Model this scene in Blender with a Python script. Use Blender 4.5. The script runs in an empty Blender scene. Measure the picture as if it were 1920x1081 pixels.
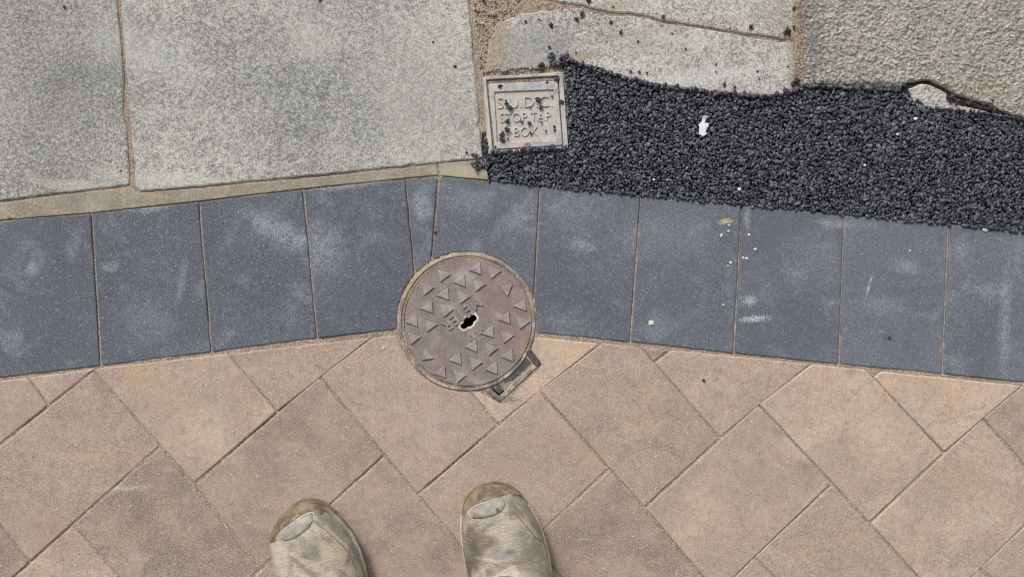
import bpy, bmesh, math, random
import numpy as np
from mathutils import Vector, noise, Matrix
from mathutils.geometry import delaunay_2d_cdt

random.seed(7); rng = np.random.default_rng(7)
sc = bpy.context.scene
COL = sc.collection

# ------------------------------------------------------------------ camera, sky, sun, exposure
S = 0.0008            # metres on the ground for one pixel of the photograph
H = 1.35              # camera height
cd = bpy.data.cameras.new("camera"); cam = bpy.data.objects.new("camera", cd); COL.objects.link(cam)
cam.location = (0, 0, H); cam.rotation_euler = (0, 0, 0)
cd.sensor_width = 36.0; cd.lens = 36.0 * H / (1920 * S); cd.clip_start = 0.02; cd.clip_end = 300
sc.camera = cam

SUN = Vector((-0.50, 1.0, 0.95)).normalized()
elev = math.asin(SUN.z); azim = math.atan2(SUN.x, SUN.y)
w = bpy.data.worlds.new("World"); sc.world = w; w.use_nodes = True
nt = w.node_tree; nt.nodes.clear()
sky = nt.nodes.new("ShaderNodeTexSky"); sky.sky_type = 'NISHITA'; sky.sun_disc = False
sky.sun_elevation = elev; sky.sun_rotation = azim; sky.air_density = 1.0; sky.dust_density = 6.0; sky.ozone_density = 1.0
hs = nt.nodes.new("ShaderNodeHueSaturation"); hs.inputs['Saturation'].default_value = 0.15   # overcast: cloud takes the blue out
bg = nt.nodes.new("ShaderNodeBackground"); bg.inputs['Strength'].default_value = 0.10
wo = nt.nodes.new("ShaderNodeOutputWorld")
nt.links.new(sky.outputs[0], hs.inputs['Color']); nt.links.new(hs.outputs[0], bg.inputs['Color']); nt.links.new(bg.outputs[0], wo.inputs[0])
sd = bpy.data.lights.new("sun", 'SUN'); sd.energy = 1.5; sd.angle = math.radians(14); sd.color = (1.0, 0.97, 0.93)
sun = bpy.data.objects.new("sun", sd); COL.objects.link(sun)
sun.rotation_euler = (-SUN).to_track_quat('-Z', 'Y').to_euler(); sun.location = SUN * 20
vs = sc.view_settings; vs.view_transform = 'Standard'; vs.look = 'None'; vs.gamma = 1; vs.use_curve_mapping = False
vs.exposure = 0.28
sc.cycles.filter_width = 1.05      # crisp phone lens

# ------------------------------------------------------------------ helpers
def P(x, y, z=0.0):
    k = (H - z) / H
    return Vector(((x - 960) * S * k, (540.5 - y) * S * k, z))
def W2(x, y): return ((x - 960) * S, (540.5 - y) * S)

def props(o, **k):
    for a, b in k.items():
        if b is not None: o[a] = b
    return o

def link(name, me, mat=None, parent=None, centre=True, z=0.0):
    """link a mesh given in world coordinates as one object with its origin at its centre"""
    if centre and len(me.vertices):
        co = np.empty(len(me.vertices) * 3, dtype=np.float32); me.vertices.foreach_get('co', co)
        co = co.reshape(-1, 3); c = (co.min(0) + co.max(0)) / 2; c[2] = z
        co -= c; me.vertices.foreach_set('co', co.ravel()); me.update()
    else: c = (0, 0, 0)
    o = bpy.data.objects.new(name, me); COL.objects.link(o)
    o.location = Vector([float(v) for v in c])
    if parent is not None:
        o.parent = parent
        o.matrix_parent_inverse = Matrix.Identity(4)
        pl = Vector((0, 0, 0)); q = parent
        while q is not None: pl += q.location; q = q.parent
        o.location = Vector([float(v) for v in c]) - pl
    if mat: me.materials.append(mat) if not me.materials else None
    return o

def empty(name, loc=(0, 0, 0), **k):
    o = bpy.data.objects.new(name, None); COL.objects.link(o); o.location = loc; o.empty_display_size = 0.05
    return props(o, **k)

def mesh_from(verts, faces, name='m'):
    me = bpy.data.meshes.new(name); me.from_pydata([tuple(v) for v in verts], [], faces); me.update()
    return me

def area2(p):
    return sum(p[i][0] * p[(i + 1) % len(p)][1] - p[(i + 1) % len(p)][0] * p[i][1] for i in range(len(p)))

def ccw(p): return list(p) if area2(p) > 0 else list(reversed(p))

def offset_in(p, d):
    """move every corner of a ccw polygon inwards by d (d may be a list per edge)"""
    n = len(p); out = []
    for i in range(n):
        a, b, c = Vector(p[i - 1]), Vector(p[i]), Vector(p[(i + 1) % n])
        e1 = (b - a).normalized(); e2 = (c - b).normalized()
        n1 = Vector((-e1.y, e1.x)); n2 = Vector((-e2.y, e2.x))
        m = (n1 + n2)
        if m.length < 1e-6: m = n1.copy()
        m.normalize(); k = max(0.45, m.dot(n1))
        out.append(tuple(b + m * (d / k)))
    return out

def resample(p, step, rnd=0.0):
    """subdivide the edges of a closed polygon; cut the corners round by rnd"""
    n = len(p); q = []
    if rnd > 0:
        for i in range(n):
            a, b, c = Vector(p[i - 1]), Vector(p[i]), Vector(p[(i + 1) % n])
            r = min(rnd, (a - b).length * .35, (c - b).length * .35)
            s = b + (a - b).normalized() * r; t = b + (c - b).normalized() * r
            for k in (0, .33, .67, 1.0):
                q.append(((1 - k) ** 2) * s + 2 * k * (1 - k) * b + k * k * t)
    else: q = [Vector(v) for v in p]
    out = []
    for i in range(len(q)):
        a, b = q[i], q[(i + 1) % len(q)]
        m = max(1, int(round((b - a).length / step)))
        for k in range(m): out.append(tuple(a.lerp(b, k / m)))
    return out

def jitter(p, amp, fr, seed, chip=0.0):
    n = len(p); out = []
    for i in range(n):
        a, b, c = Vector(p[i - 1]), Vector(p[i]), Vector(p[(i + 1) % n])
        t = (c - a); t = t.normalized() if t.length > 1e-9 else Vector((1, 0))
        nn = Vector((-t.y, t.x))
        v = noise.noise(Vector((b.x * fr, b.y * fr, seed))) * .6 + noise.noise(Vector((b.x * fr * 3.1, b.y * fr * 3.1, seed + 9))) * .4
        d = amp * v
        if chip:
            u = noise.noise(Vector((b.x * 45, b.y * 45, seed + 31)))
            if u > .38: d += chip * (u - .38) * 4
        out.append(tuple(b + nn * d))
    return out

def slab(poly, ztop=0.0, depth=0.05, cham=0.003, chz=0.002, step=0.006, rnd=0.002, amp=0.0004, fr=60, chip=0.0, tilt=(0, 0), seed=None, gap=0.0):
    """solid paving piece: outline, worn arris, top; world XY polygon"""
    seed = random.random() * 500 if seed is None else seed
    p = ccw(poly)
    if gap: p = offset_in(p, gap)
    o = jitter(resample(p, step, rnd), amp, fr, seed, chip)
    def untangle(q):
        q = [Vector(v) for v in q]; m = len(q)
        for _ in range(12):
            bad = 0
            for i in range(m):
                j = (i + 1) % m
                if (q[j] - q[i]).dot(Vector(o[j]) - Vector(o[i])) < 0:
                    c_ = (q[i] + q[j]) / 2; q[i] = c_.copy(); q[j] = c_.copy(); bad = 1
                    q[i - 1] = q[i - 1].lerp(c_, .02); q[(j + 1) % m] = q[(j + 1) % m].lerp(c_, .02)
            if not bad: break
        return [tuple(v) for v in q]
    mid = untangle(offset_in(o, cham * .35)); inn = untangle(jitter(offset_in(o, cham), amp * .6, fr * 1.7, seed + 3))
    n = len(o); cx = sum(v[0] for v in o) / n; cy = sum(v[1] for v in o) / n
    zt = lambda v: ztop + (v[0] - cx) * tilt[0] + (v[1] - cy) * tilt[1]
    V = [(v[0], v[1], ztop - depth) for v in o] + [(v[0], v[1], zt(v) - chz) for v in o] \
        + [(v[0], v[1], zt(v) - chz * .35) for v in mid] + [(v[0], v[1], zt(v)) for v in inn]
    F = []
    for r in range(3):
        for i in range(n):
            j = (i + 1) % n; F.append((r * n + i, r * n + j, (r + 1) * n + j, (r + 1) * n + i))
    F.append(tuple(reversed(range(n))))
    # top: two inner rings then a centre fan where the outline allows it
    cvx = all((inn[i][0] - inn[i - 3][0]) * (inn[(i + 3) % n][1] - inn[i][1]) - (inn[i][1] - inn[i - 3][1]) * (inn[(i + 3) % n][0] - inn[i][0]) > -2e-6 for i in range(n))
    if cvx:
        b0 = 3 * n
        for f in (.94, .5):
            b1 = len(V); V += [(cx + (v[0] - cx) * f, cy + (v[1] - cy) * f, zt((cx + (v[0] - cx) * f, cy + (v[1] - cy) * f))) for v in inn]
            for i in range(n):
                j = (i + 1) % n; F.append((b0 + i, b0 + j, b1 + j, b1 + i))
            b0 = b1
        V.append((cx, cy, ztop)); F += [(b0 + i, b0 + (i + 1) % n, len(V) - 1) for i in range(n)]
        return mesh_from(V, F)
    ov, _, of, og, _, _ = delaunay_2d_cdt([Vector(v) for v in inn], [], [list(range(n))], 1, 1e-7)
    mp = []
    for v, g in zip(ov, og):
        if g: mp.append(3 * n + g[0])
        else: mp.append(len(V)); V.append((v.x, v.y, zt(v)))
    for f in of:
        c_ = [ov[k] for k in f]; m_ = (c_[0] + c_[1] + c_[2]) / 3
        if inside(inn, m_.x, m_.y) or inside(o, m_.x, m_.y): F.append(tuple(mp[k] for k in f))
    return mesh_from(V, F)

def clip(poly, a, b):
    """keep the part of poly to the left of a->b"""
    out = []; n = len(poly)
    side = lambda p: (b[0] - a[0]) * (p[1] - a[1]) - (b[1] - a[1]) * (p[0] - a[0])
    for i in range(n):
        p, q = poly[i], poly[(i + 1) % n]; sp, sq = side(p), side(q)
        if sp >= 0: out.append(p)
        if sp * sq < 0:
            t = sp / (sp - sq); out.append((p[0] + (q[0] - p[0]) * t, p[1] + (q[1] - p[1]) * t))
    return out

def cutout(poly, cx, cy, Rf):
    """remove from a world polygon the star shaped hole of radius Rf(angle) round (cx, cy)"""
    b = resample(ccw(poly), .0008); n = len(b)
    ins = [math.hypot(x - cx, y - cy) < Rf(math.atan2(y - cy, x - cx)) for x, y in b]
    if not any(ins): return [poly]
    if all(ins): return []
    s0 = next(i for i in range(n) if not ins[i] and ins[i - 1])
    b = b[s0:] + b[:s0]; ins = ins[s0:] + ins[:s0]; out = []; i = 0
    while i < n:
        if not ins[i]: out.append(b[i]); i += 1; continue
        j = i
        while j < n and ins[j]: j += 1
        p, q = b[i - 1], b[j % n]
        t0 = math.atan2(p[1] - cy, p[0] - cx); t1 = math.atan2(q[1] - cy, q[0] - cx)
        best = None
        for dlt in ((t1 - t0) % (2 * math.pi), (t1 - t0) % (2 * math.pi) - 2 * math.pi):
            tm = t0 + dlt / 2; r = Rf(tm) + .0004
            okk = inside(poly, cx + r * math.cos(tm), cy + r * math.sin(tm))
            if okk or best is None: best = dlt if okk or best is None else best
            if okk: break
        m = max(2, int(abs(best) / .03))
        for k in range(1, m):
            tt = t0 + best * k / m; out.append((cx + Rf(tt) * math.cos(tt), cy + Rf(tt) * math.sin(tt)))
        i = j
    # thin out
    res = [out[0]]
    for v in out[1:]:
        if math.dist(v, res[-1]) > .0038: res.append(v)
    return [res]

def inside(p, x, y):
    c = False; n = len(p); j = n - 1
    for i in range(n):
        xi, yi = p[i]; xj, yj = p[j]
        if (yi > y) != (yj > y) and x < (xj - xi) * (y - yi) / (yj - yi) + xi: c = not c
        j = i
    return c

def prism(poly, z0, z1, bev=0.0006, step=None, rnd=0.0, amp=0.0, seed=0):
    p = ccw(poly)
    if step: p = resample(p, step, rnd)
    if amp: p = jitter(p, amp, 120, seed)
    q = offset_in(p, bev); n = len(p)
    V = [(v[0], v[1], z0) for v in p] + [(v[0], v[1], z1 - bev) for v in p] + [(v[0], v[1], z1) for v in q]
    F = [(r * n + i, r * n + (i + 1) % n, (r + 1) * n + (i + 1) % n, (r + 1) * n + i) for r in range(2) for i in range(n)]
    F.append(tuple(range(2 * n, 3 * n))); F.append(tuple(reversed(range(n))))
    return mesh_from(V, F)

def ring(outer, inner, z0, z1, bev=0.0006):
    """band between two outlines with the same number of points"""
    o = ccw(outer); i_ = ccw(inner); n = len(o)
    ob = offset_in(o, bev); ib = offset_in(i_, -bev)
    L = [[(v[0], v[1], z0) for v in o], [(v[0], v[1], z1 - bev) for v in o], [(v[0], v[1], z1) for v in ob],
         [(v[0], v[1], z1) for v in ib], [(v[0], v[1], z1 - bev) for v in i_], [(v[0], v[1], z0) for v in i_]]
    V = [v for l in L for v in l]
    F = [(r * n + i, r * n + (i + 1) % n, ((r + 1) % 6) * n + (i + 1) % n, ((r + 1) % 6) * n + i) for r in range(6) for i in range(n)]
    return mesh_from(V, F)

def circle(cx, cy, r, n=96): return [(cx + r * math.cos(2 * math.pi * k / n), cy + r * math.sin(2 * math.pi * k / n)) for k in range(n)]
def pw(pts): return [W2(*p) for p in pts]

def boolean_cut(o, cutter_me):
    c = bpy.data.objects.new("cutter", cutter_me); COL.objects.link(c)
    m = o.modifiers.new("b", 'BOOLEAN'); m.operation = 'DIFFERENCE'; m.object = c; m.solver = 'EXACT'
    bpy.context.view_layer.update()
    me = bpy.data.meshes.new_from_object(o.evaluated_get(bpy.context.evaluated_depsgraph_get()))
    o.modifiers.clear(); o.data = me
    bpy.data.objects.remove(c)

def text_mesh(s, centre, width, height, ang, z0, z1, bold=0.0):
    cu = bpy.data.curves.new("t", 'FONT'); cu.body = s; cu.align_x = 'CENTER'; cu.align_y = 'CENTER'
    cu.extrude = 0.5; cu.offset = bold; cu.resolution_u = 4
    o = bpy.data.objects.new("t", cu); COL.objects.link(o); bpy.context.view_layer.update()
    me = bpy.data.meshes.new_from_object(o.evaluated_get(bpy.context.evaluated_depsgraph_get()))
    bpy.data.objects.remove(o)
    co = np.array([v.co[:] for v in me.vertices]); mn, mx = co.min(0), co.max(0); c = (mn + mx) / 2
    co -= c; co[:, 0] *= width / (mx[0] - mn[0]); co[:, 1] *= height / (mx[1] - mn[1])
    # taper the top of the letters a touch
    top = co[:, 2] > 0
    co[:, 2] = np.where(top, z1, z0)
    a = ang; x = co[:, 0] * math.cos(a) - co[:, 1] * math.sin(a) + centre[0]; y = co[:, 0] * math.sin(a) + co[:, 1] * math.cos(a) + centre[1]
    co[:, 0] = x; co[:, 1] = y
    for v, q in zip(me.vertices, co): v.co = q
    me.materials.clear(); me.update()
    return me

# ------------------------------------------------------------------ materials
class M:
    def __init__(s, name, rough=0.9, spec=0.3):
        s.m = bpy.data.materials.new(name); s.m.use_nodes = True; s.t = s.m.node_tree
        s.b = s.t.nodes['Principled BSDF']; s.b.inputs['Roughness'].default_value = rough
        s.b.inputs['Specular IOR Level'].default_value = spec
        g = s.n("ShaderNodeNewGeometry"); s.pos = g.outputs['Position']
        oi = s.n("ShaderNodeObjectInfo"); s.rnd = oi.outputs['Random']
        v = s.n("ShaderNodeVectorMath"); v.operation = 'SCALE'; v.inputs[0].default_value = (37.1, 11.7, 23.3); s.l(s.rnd, v.inputs['Scale'])
        a = s.n("ShaderNodeVectorMath"); a.operation = 'ADD'; s.l(s.pos, a.inputs[0]); s.l(v.outputs[0], a.inputs[1]); s.opos = a.outputs[0]
    def n(s, t): return s.t.nodes.new(t)
    def l(s, a, b): s.t.links.new(a, b)
    def noise(s, scale, detail=3, rough=0.6, vec=None, dist=0.0, stretch=None):
        v = vec or s.opos
        if stretch:
            mp = s.n("ShaderNodeMapping"); s.l(v, mp.inputs[0]); mp.inputs['Rotation'].default_value = (0, 0, stretch[2]); mp.inputs['Scale'].default_value = (stretch[0], stretch[1], 1); v = mp.outputs[0]
        x = s.n("ShaderNodeTexNoise"); x.inputs['Scale'].default_value = scale; x.inputs['Detail'].default_value = detail
        x.inputs['Roughness'].default_value = rough; x.inputs['Distortion'].default_value = dist; s.l(v, x.inputs['Vector']); return x.outputs['Fac']
    def vor(s, scale, out='Distance', vec=None, feature='F1'):
        x = s.n("ShaderNodeTexVoronoi"); x.feature = feature; x.inputs['Scale'].default_value = scale; s.l(vec or s.opos, x.inputs['Vector']); return x.outputs[out]
    def ramp(s, f, a, b, lo=0.0, hi=1.0, smooth=True):
        x = s.n("ShaderNodeMapRange"); x.interpolation_type = 'SMOOTHSTEP' if smooth else 'LINEAR'
        x.inputs['From Min'].default_value = a; x.inputs['From Max'].default_value = b; x.inputs['To Min'].default_value = lo; x.inputs['To Max'].default_value = hi
        s.l(f, x.inputs['Value']); return x.outputs[0]
    def math(s, op, a, b=None, clamp=False):
        x = s.n("ShaderNodeMath"); x.operation = op; x.use_clamp = clamp
        for i, v in enumerate((a, b)):
            if v is None: continue
            if isinstance(v, (int, float)): x.inputs[i].default_value = v
            else: s.l(v, x.inputs[i])
        return x.outputs[0]
    def mix(s, f, a, b, mode='MIX'):
        x = s.n("ShaderNodeMix"); x.data_type = 'RGBA'; x.blend_type = mode; x.clamp_factor = True
        for k, v in ((0, f), (6, a), (7, b)):
            if isinstance(v, (int, float)): x.inputs[k].default_value = v
            elif isinstance(v, tuple): x.inputs[k].default_value = (*v, 1)
            else: s.l(v, x.inputs[k])
        return x.outputs[2]
    def attr(s, name, out='Fac', typ='OBJECT'):
        x = s.n("ShaderNodeAttribute"); x.attribute_type = typ; x.attribute_name = name; return x.outputs[out]
    def specks(s, scale, size, keep):
        """sparse grains: 1 inside a grain"""
        v = s.n("ShaderNodeTexVoronoi"); v.inputs['Scale'].default_value = scale; s.l(s.opos, v.inputs['Vector'])
        sp = s.n("ShaderNodeSeparateColor"); s.l(v.outputs['Color'], sp.inputs[0])
        k = s.math('GREATER_THAN', sp.outputs[0], 1 - keep)
        sz = s.math('MULTIPLY', sp.outputs[1], size)
        d = s.math('SUBTRACT', sz, v.outputs['Distance']); d = s.math('MULTIPLY', d, 9.0, True)
        return s.math('MULTIPLY', d, k)
    def blot(s, px, py, rx, ry, deg=0, soft=0.5, nz=0.0, nscale=60):
        """stain of its own shape at a place on the ground: 1 inside"""
        X, Y = W2(px, py)
        v = s.n("ShaderNodeVectorMath"); v.operation = 'SUBTRACT'; s.l(s.pos, v.inputs[0]); v.inputs[1].default_value = (X, Y, 0)
        m = s.n("ShaderNodeVectorRotate"); m.rotation_type = 'Z_AXIS'; m.inputs['Angle'].default_value = math.radians(deg); s.l(v.outputs[0], m.inputs['Vector'])
        q = s.n("ShaderNodeVectorMath"); q.operation = 'MULTIPLY'; s.l(m.outputs[0], q.inputs[0]); q.inputs[1].default_value = (1 / (rx * S), 1 / (ry * S), 0)
        L = s.n("ShaderNodeVectorMath"); L.operation = 'LENGTH'; s.l(q.outputs[0], L.inputs[0]); d = L.outputs['Value']
        if nz:
            if not hasattr(s, '_bn'): s._bn = {}
            if nscale not in s._bn: s._bn[nscale] = s.noise(nscale, 5, .7, s.pos)
            k = s.math('SUBTRACT', s._bn[nscale], 0.5); k = s.math('MULTIPLY', k, nz); d = s.math('ADD', d, k)
        return s.ramp(d, 1 - soft, 1 + soft * .3, 1, 0)
    def bump(s, f, dist, strength=1.0, prev=None):
        b = s.n("ShaderNodeBump"); b.inputs['Distance'].default_value = dist; b.inputs['Strength'].default_value = strength
        s.l(f, b.inputs['Height'])
        if prev is not None: s.l(prev, b.inputs['Normal'])
        return b.outputs[0]
    def done(s, col, nrm=None):
        if isinstance(col, tuple): s.b.inputs['Base Color'].default_value = (*col, 1)
        else: s.l(col, s.b.inputs['Base Color'])
        if nrm is not None: s.l(nrm, s.b.inputs['Normal'])
        return s.m

SAND = (0.43, 0.34, 0.255)
def mat_slab(name, dark, light, fscale=460, coarse=0.0, bumpd=0.0012, blots=(), sandblots=(), contrast=(.39, .62)):
    s = M(name, 0.93, 0.2)
    f1 = s.noise(fscale, 3, .75); f2 = s.noise(fscale * .38, 4, .75); vein = s.ramp(s.math('ABSOLUTE', s.math('SUBTRACT', s.noise(fscale * .62, 2, .5, dist=.8), .5)), .0, .07, 1, 0); big = s.noise(9, 4, .6); med = s.noise(38, 3, .6)
    h = s.math('ADD', s.math('MULTIPLY', f1, .55), s.math('MULTIPLY', f2, .45))
    f = s.math('ADD', h, s.math('MULTIPLY', s.math('SUBTRACT', big, .5), .20))
    f = s.math('ADD', f, s.math('MULTIPLY', s.math('SUBTRACT', med, .5), .09))
    f = s.math('ADD', f, s.math('MULTIPLY', s.math('SUBTRACT', vein, .35), .10))
    f = s.math('ADD', f, s.math('MULTIPLY', s.math('SUBTRACT', s.attr('tone'), .5), .30))
    c = s.mix(s.ramp(f, *contrast), dark, light)
    c = s.mix(s.ramp(s.noise(120, 4, .8, dist=.5), .56, .72, 0, .55), c, (light[0] * 1.12, light[1] * 1.1, light[2] * .92))   # lichen-pale grains
    c = s.mix(s.ramp(s.noise(70, 4, .8), .58, .75, 0, .5), c, (dark[0] * 1.1, dark[1] * 1.15, dark[2] * 1.35))
    c = s.mix(s.specks(300, .34, .35), c, (dark[0] * .45, dark[1] * .45, dark[2] * .45))
    c = s.mix(s.math('MULTIPLY', vein, s.ramp(f2, .42, .62, 0, .42)), c, (.66, .64, .57))
    c = s.mix(s.specks(260, .36, .22), c, (.60, .59, .54))
    for b in blots:
        c = s.mix(s.math('MULTIPLY', s.blot(*b[:5], soft=.7, nz=b[7] if len(b) > 7 else 1.6, nscale=70), b[5]), c, b[6])
    for b in sandblots:
        g = s.blot(*b[:5], soft=.35, nz=2.2, nscale=170)
        c = s.mix(s.math('MULTIPLY', g, b[5]), c, s.mix(s.ramp(f1, .35, .65), (SAND[0] * .5, SAND[1] * .52, SAND[2] * .55), (SAND[0] * 1.05, SAND[1] * 1.12, SAND[2] * 1.22)))
    nrm = s.bump(h, bumpd, 1.0)
    if coarse:
        v1 = s.noise(150, 4, .65, dist=.3); v2 = s.vor(190); cf = s.math('ADD', s.math('MULTIPLY', v1, 1.1), s.math('MULTIPLY', v2, -.35))
        nrm = s.bump(cf, coarse, 1.0, nrm)
        c = s.mix(s.ramp(cf, .50, .28, 0, .30), c, (dark[0] * .55, dark[1] * .55, dark[2] * .52)); c = s.mix(s.ramp(cf, .48, .66, 0, .35), c, (light[0] * 1.1, light[1] * 1.1, light[2] * 1.1))
    return s.done(c, nrm)

def mat_block(name, kind, blots=()):
    s = M(name, 0.85, 0.3)
    fine = s.noise(520, 2, .7); mid = s.noise(130, 4, .7); big = s.noise(7, 4, .6); bl = s.noise(17, 5, .65, dist=.6)
    tone = s.attr('tone')
    if kind == 'blue':
        f = s.math('ADD', s.math('MULTIPLY', tone, .6), s.math('MULTIPLY', big, .4))
        c = s.mix(f, (0.052, 0.060, 0.074), (0.180, 0.197, 0.232))
        c = s.mix(s.math('MULTIPLY', s.ramp(bl, .50, .78, 0, .55), s.ramp(fine, .35, .62, .3, 1.3)), c, (0.33, 0.355, 0.40))                # lime bloom
        c = s.mix(s.ramp(fine, .46, .68, 0, .38), c, (0.32, 0.34, 0.38))
        c = s.mix(s.ramp(s.noise(210, 3, .7), .54, .70, 0, .35), c, (0.33, 0.35, 0.39))
        c = s.mix(s.ramp(fine, .50, .30, 0, .32), c, (0.030, 0.034, 0.045))
        c = s.mix(s.ramp(s.noise(4.5, 5, .65, dist=.5), .46, .62, 0, .35), c, (0.075, 0.085, 0.105))
        c = s.mix(s.math('MULTIPLY', s.specks(300, .34, .26), .65), c, (0.46, 0.48, 0.51))
        c = s.mix(s.math('MULTIPLY', s.specks(190, .22, .09), .6), c, (0.50, 0.51, 0.52))
    else:
        f = s.math('ADD', s.math('MULTIPLY', tone, .95), s.math('MULTIPLY', s.ramp(s.noise(11, 5, .62, dist=.5), .3, .7), .42))
        c = s.mix(s.ramp(f, .05, .62), (0.230, 0.175, 0.158), (0.400, 0.300, 0.245))
        c = s.mix(s.ramp(f, .62, 1.15), c, (0.57, 0.425, 0.325))
        c = s.mix(s.ramp(s.noise(14, 4, .6, dist=1.0), .55, .74, 0, .5), c, (0.195, 0.155, 0.145))      # purple-grey clouding
        c = s.mix(s.ramp(s.noise(13, 4, .6), .56, .74, 0, .5), c, (0.52, 0.35, 0.225))
        c = s.mix(s.ramp(bl, .52, .76, 0, .42), c, (0.52, 0.44, 0.375))
        c = s.mix(s.ramp(s.noise(26, 5, .7, stretch=(1, 2.2, .7)), .52, .72, 0, .45), c, (0.50, 0.37, 0.265))
        c = s.mix(s.ramp(s.noise(90, 4, .75), .45, .70, 0, .35), c, (0.17, 0.130, 0.115))
        c = s.mix(s.ramp(s.noise(60, 4, .75), .52, .74, 0, .35), c, (0.50, 0.40, 0.32))
        c = s.mix(s.ramp(fine, .46, .68, 0, .44), c, (0.62, 0.52, 0.43))
        c = s.mix(s.ramp(fine, .50, .32, 0, .44), c, (0.11, 0.080, 0.066))
        c = s.mix(s.math('MULTIPLY', s.specks(230, .34, .30), .8), c, (0.66, 0.56, 0.46))
        c = s.mix(s.math('MULTIPLY', s.specks(120, .20, .12), .8), c, (0.12, 0.085, 0.07))
    c = s.mix(s.ramp(mid, .35, .65, .0, .12), c, (0.1, 0.09, 0.09))
    grit = s.ramp(s.math('ADD', s.math('MULTIPLY', fine, .5), s.math('MULTIPLY', mid, .5)), .40, .60, .25, 1.3)
    for b in blots:
        c = s.mix(s.math('MULTIPLY', grit if b[5] < .75 else 1.0, s.math('MULTIPLY', s.blot(*b[:5], soft=b[8] if len(b) > 8 else .8, nz=b[7] if len(b) > 7 else 2.4, nscale=b[9] if len(b) > 9 else 45), b[5] if len(b) > 8 or b[5] > .75 else b[5] * .75)), c, b[6])
    hgt = s.math('ADD', s.math('MULTIPLY', fine, .6), s.math('MULTIPLY', mid, .5))
    nrm = s.bump(hgt, .0005, .8)
    nrm = s.bump(s.specks(150, .25, .12), -.0008, .8, nrm)
    return s.done(c, nrm)

PALE = (0.42, 0.45, 0.50)
m_slabL = mat_slab("grit_slab", (0.163, 0.162, 0.158), (0.585, 0.57, 0.52), blots=[
    (590, 150, 330, 260, 10, .20, (0.13, 0.135, 0.145)), (120, 150, 220, 250, 0, .28, (0.15, 0.148, 0.15)),
    (330, 340, 200, 22, 5, .42, (0.58, 0.57, 0.48)), (170, 352, 130, 16, 6, .4, (0.58, 0.55, 0.46)), (800, 180, 150, 220, 0, .28, (0.50, 0.50, 0.45)),
    (270, 95, 120, 50, 20, .25, (0.6, .6, .58)), (590, 75, 60, 40, 0, .25, (.55, .56, .5)), (575, 250, 30, 20, 0, .2, (0.1, .1, .11))])
m_slabM = mat_slab("pale_grit_slab", (0.17, 0.165, 0.155), (0.58, 0.55, 0.50), blots=[
    (1000, 90, 90, 60, 0, .5, (0.27, 0.275, 0.29)), (1280, 150, 200, 22, -8, .35, (.62, .62, .62)), (1200, 80, 100, 30, 0, .3, (.3, .3, .3))],
    sandblots=[(918, 80, 40, 110, 0, .95), (1080, 108, 46, 11, -14, .9), (960, 133, 60, 9, 3, .8), (1490, 100, 14, 110, 0, .75), (1300, 48, 260, 7, -8, .35), (960, 12, 50, 16, 15, .6), (1460, 50, 30, 50, 0, .3), (1160, 10, 60, 14, -10, .5)])
m_slabR = mat_slab("rough_slab", (0.30, 0.28, 0.245), (0.68, 0.63, 0.55), fscale=360, coarse=.011, bumpd=.0016, contrast=(.34, .64), blots=[
    (1522, 60, 24, 120, 0, .45, (0.19, 0.18, 0.17), 2.4), (1620, 160, 110, 9, 0, .8, (0.05, 0.045, 0.045)), (1830, 172, 60, 14, -15, .4, (.55, .45, .27))],
    sandblots=[(1500, 60, 10, 100, 0, .9), (1560, 162, 40, 7, 0, .6), (1870, 212, 18, 7, -15, .7)])
m_chip = mat_slab("broken_corner_slab", (0.24, 0.225, 0.20), (0.60, 0.56, 0.50), fscale=240, coarse=.005, contrast=(.30, .62))
m_blue = mat_block("charcoal_block", 'blue', blots=[
    (1414, 597, 25, 5, -4, .80, (.48, .50, .53), 7.0, .5, 420), (1405, 563, 11, 8, 0, .76, (.40, .42, .46), 9.0, .4, 420), (1360, 415, 13, 5, -10, .9, (.50, .38, .26), 5.0, .4, 420),
    (525, 435, 75, 28, 28, .55, PALE, 1.2), (60, 500, 12, 14, 0, .5, PALE, 1.0), (205, 500, 22, 12, 0, .35, PALE), (605, 460, 45, 60, 0, .42, PALE, 1.5), (792, 385, 22, 42, 0, .55, PALE, 1.4),
    (1885, 600, 13, 110, 2, .42, (.42, .46, .52), 1.6), (1855, 545, 40, 20, 0, .3, PALE), (1700, 500, 30, 15, 0, .4, PALE), (1660, 570, 50, 16, 0, .3, PALE), (1630, 535, 3, 30, 16, .6, (.6, .62, .66), .3), (1668, 634, 5, 5, 0, .9, (.02, .02, .02), 1.6),
    (140, 455, 16, 40, 15, .30, PALE, 1.2), (280, 600, 60, 50, 0, .22, PALE), (340, 530, 10, 60, 10, .35, PALE), (640, 350, 70, 8, -6, .45, (.4, .43, .45)), (280, 392, 40, 7, -6, .55, (.45, .47, .45)), (20, 640, 30, 30, 0, .35, PALE), (1090, 460, 30, 14, 20, .4, PALE),
    (980, 395, 22, 40, 30, .4, (.42, .45, .5)), (1400, 410, 8, 26, 0, .5, PALE), (1575, 420, 60, 8, 4, .4, (.4, .42, .47)), (1530, 480, 60, 70, 0, .18, PALE), (1250, 450, 80, 60, 0, .15, PALE), (885, 375, 60, 30, 0, .3, PALE)])
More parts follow.
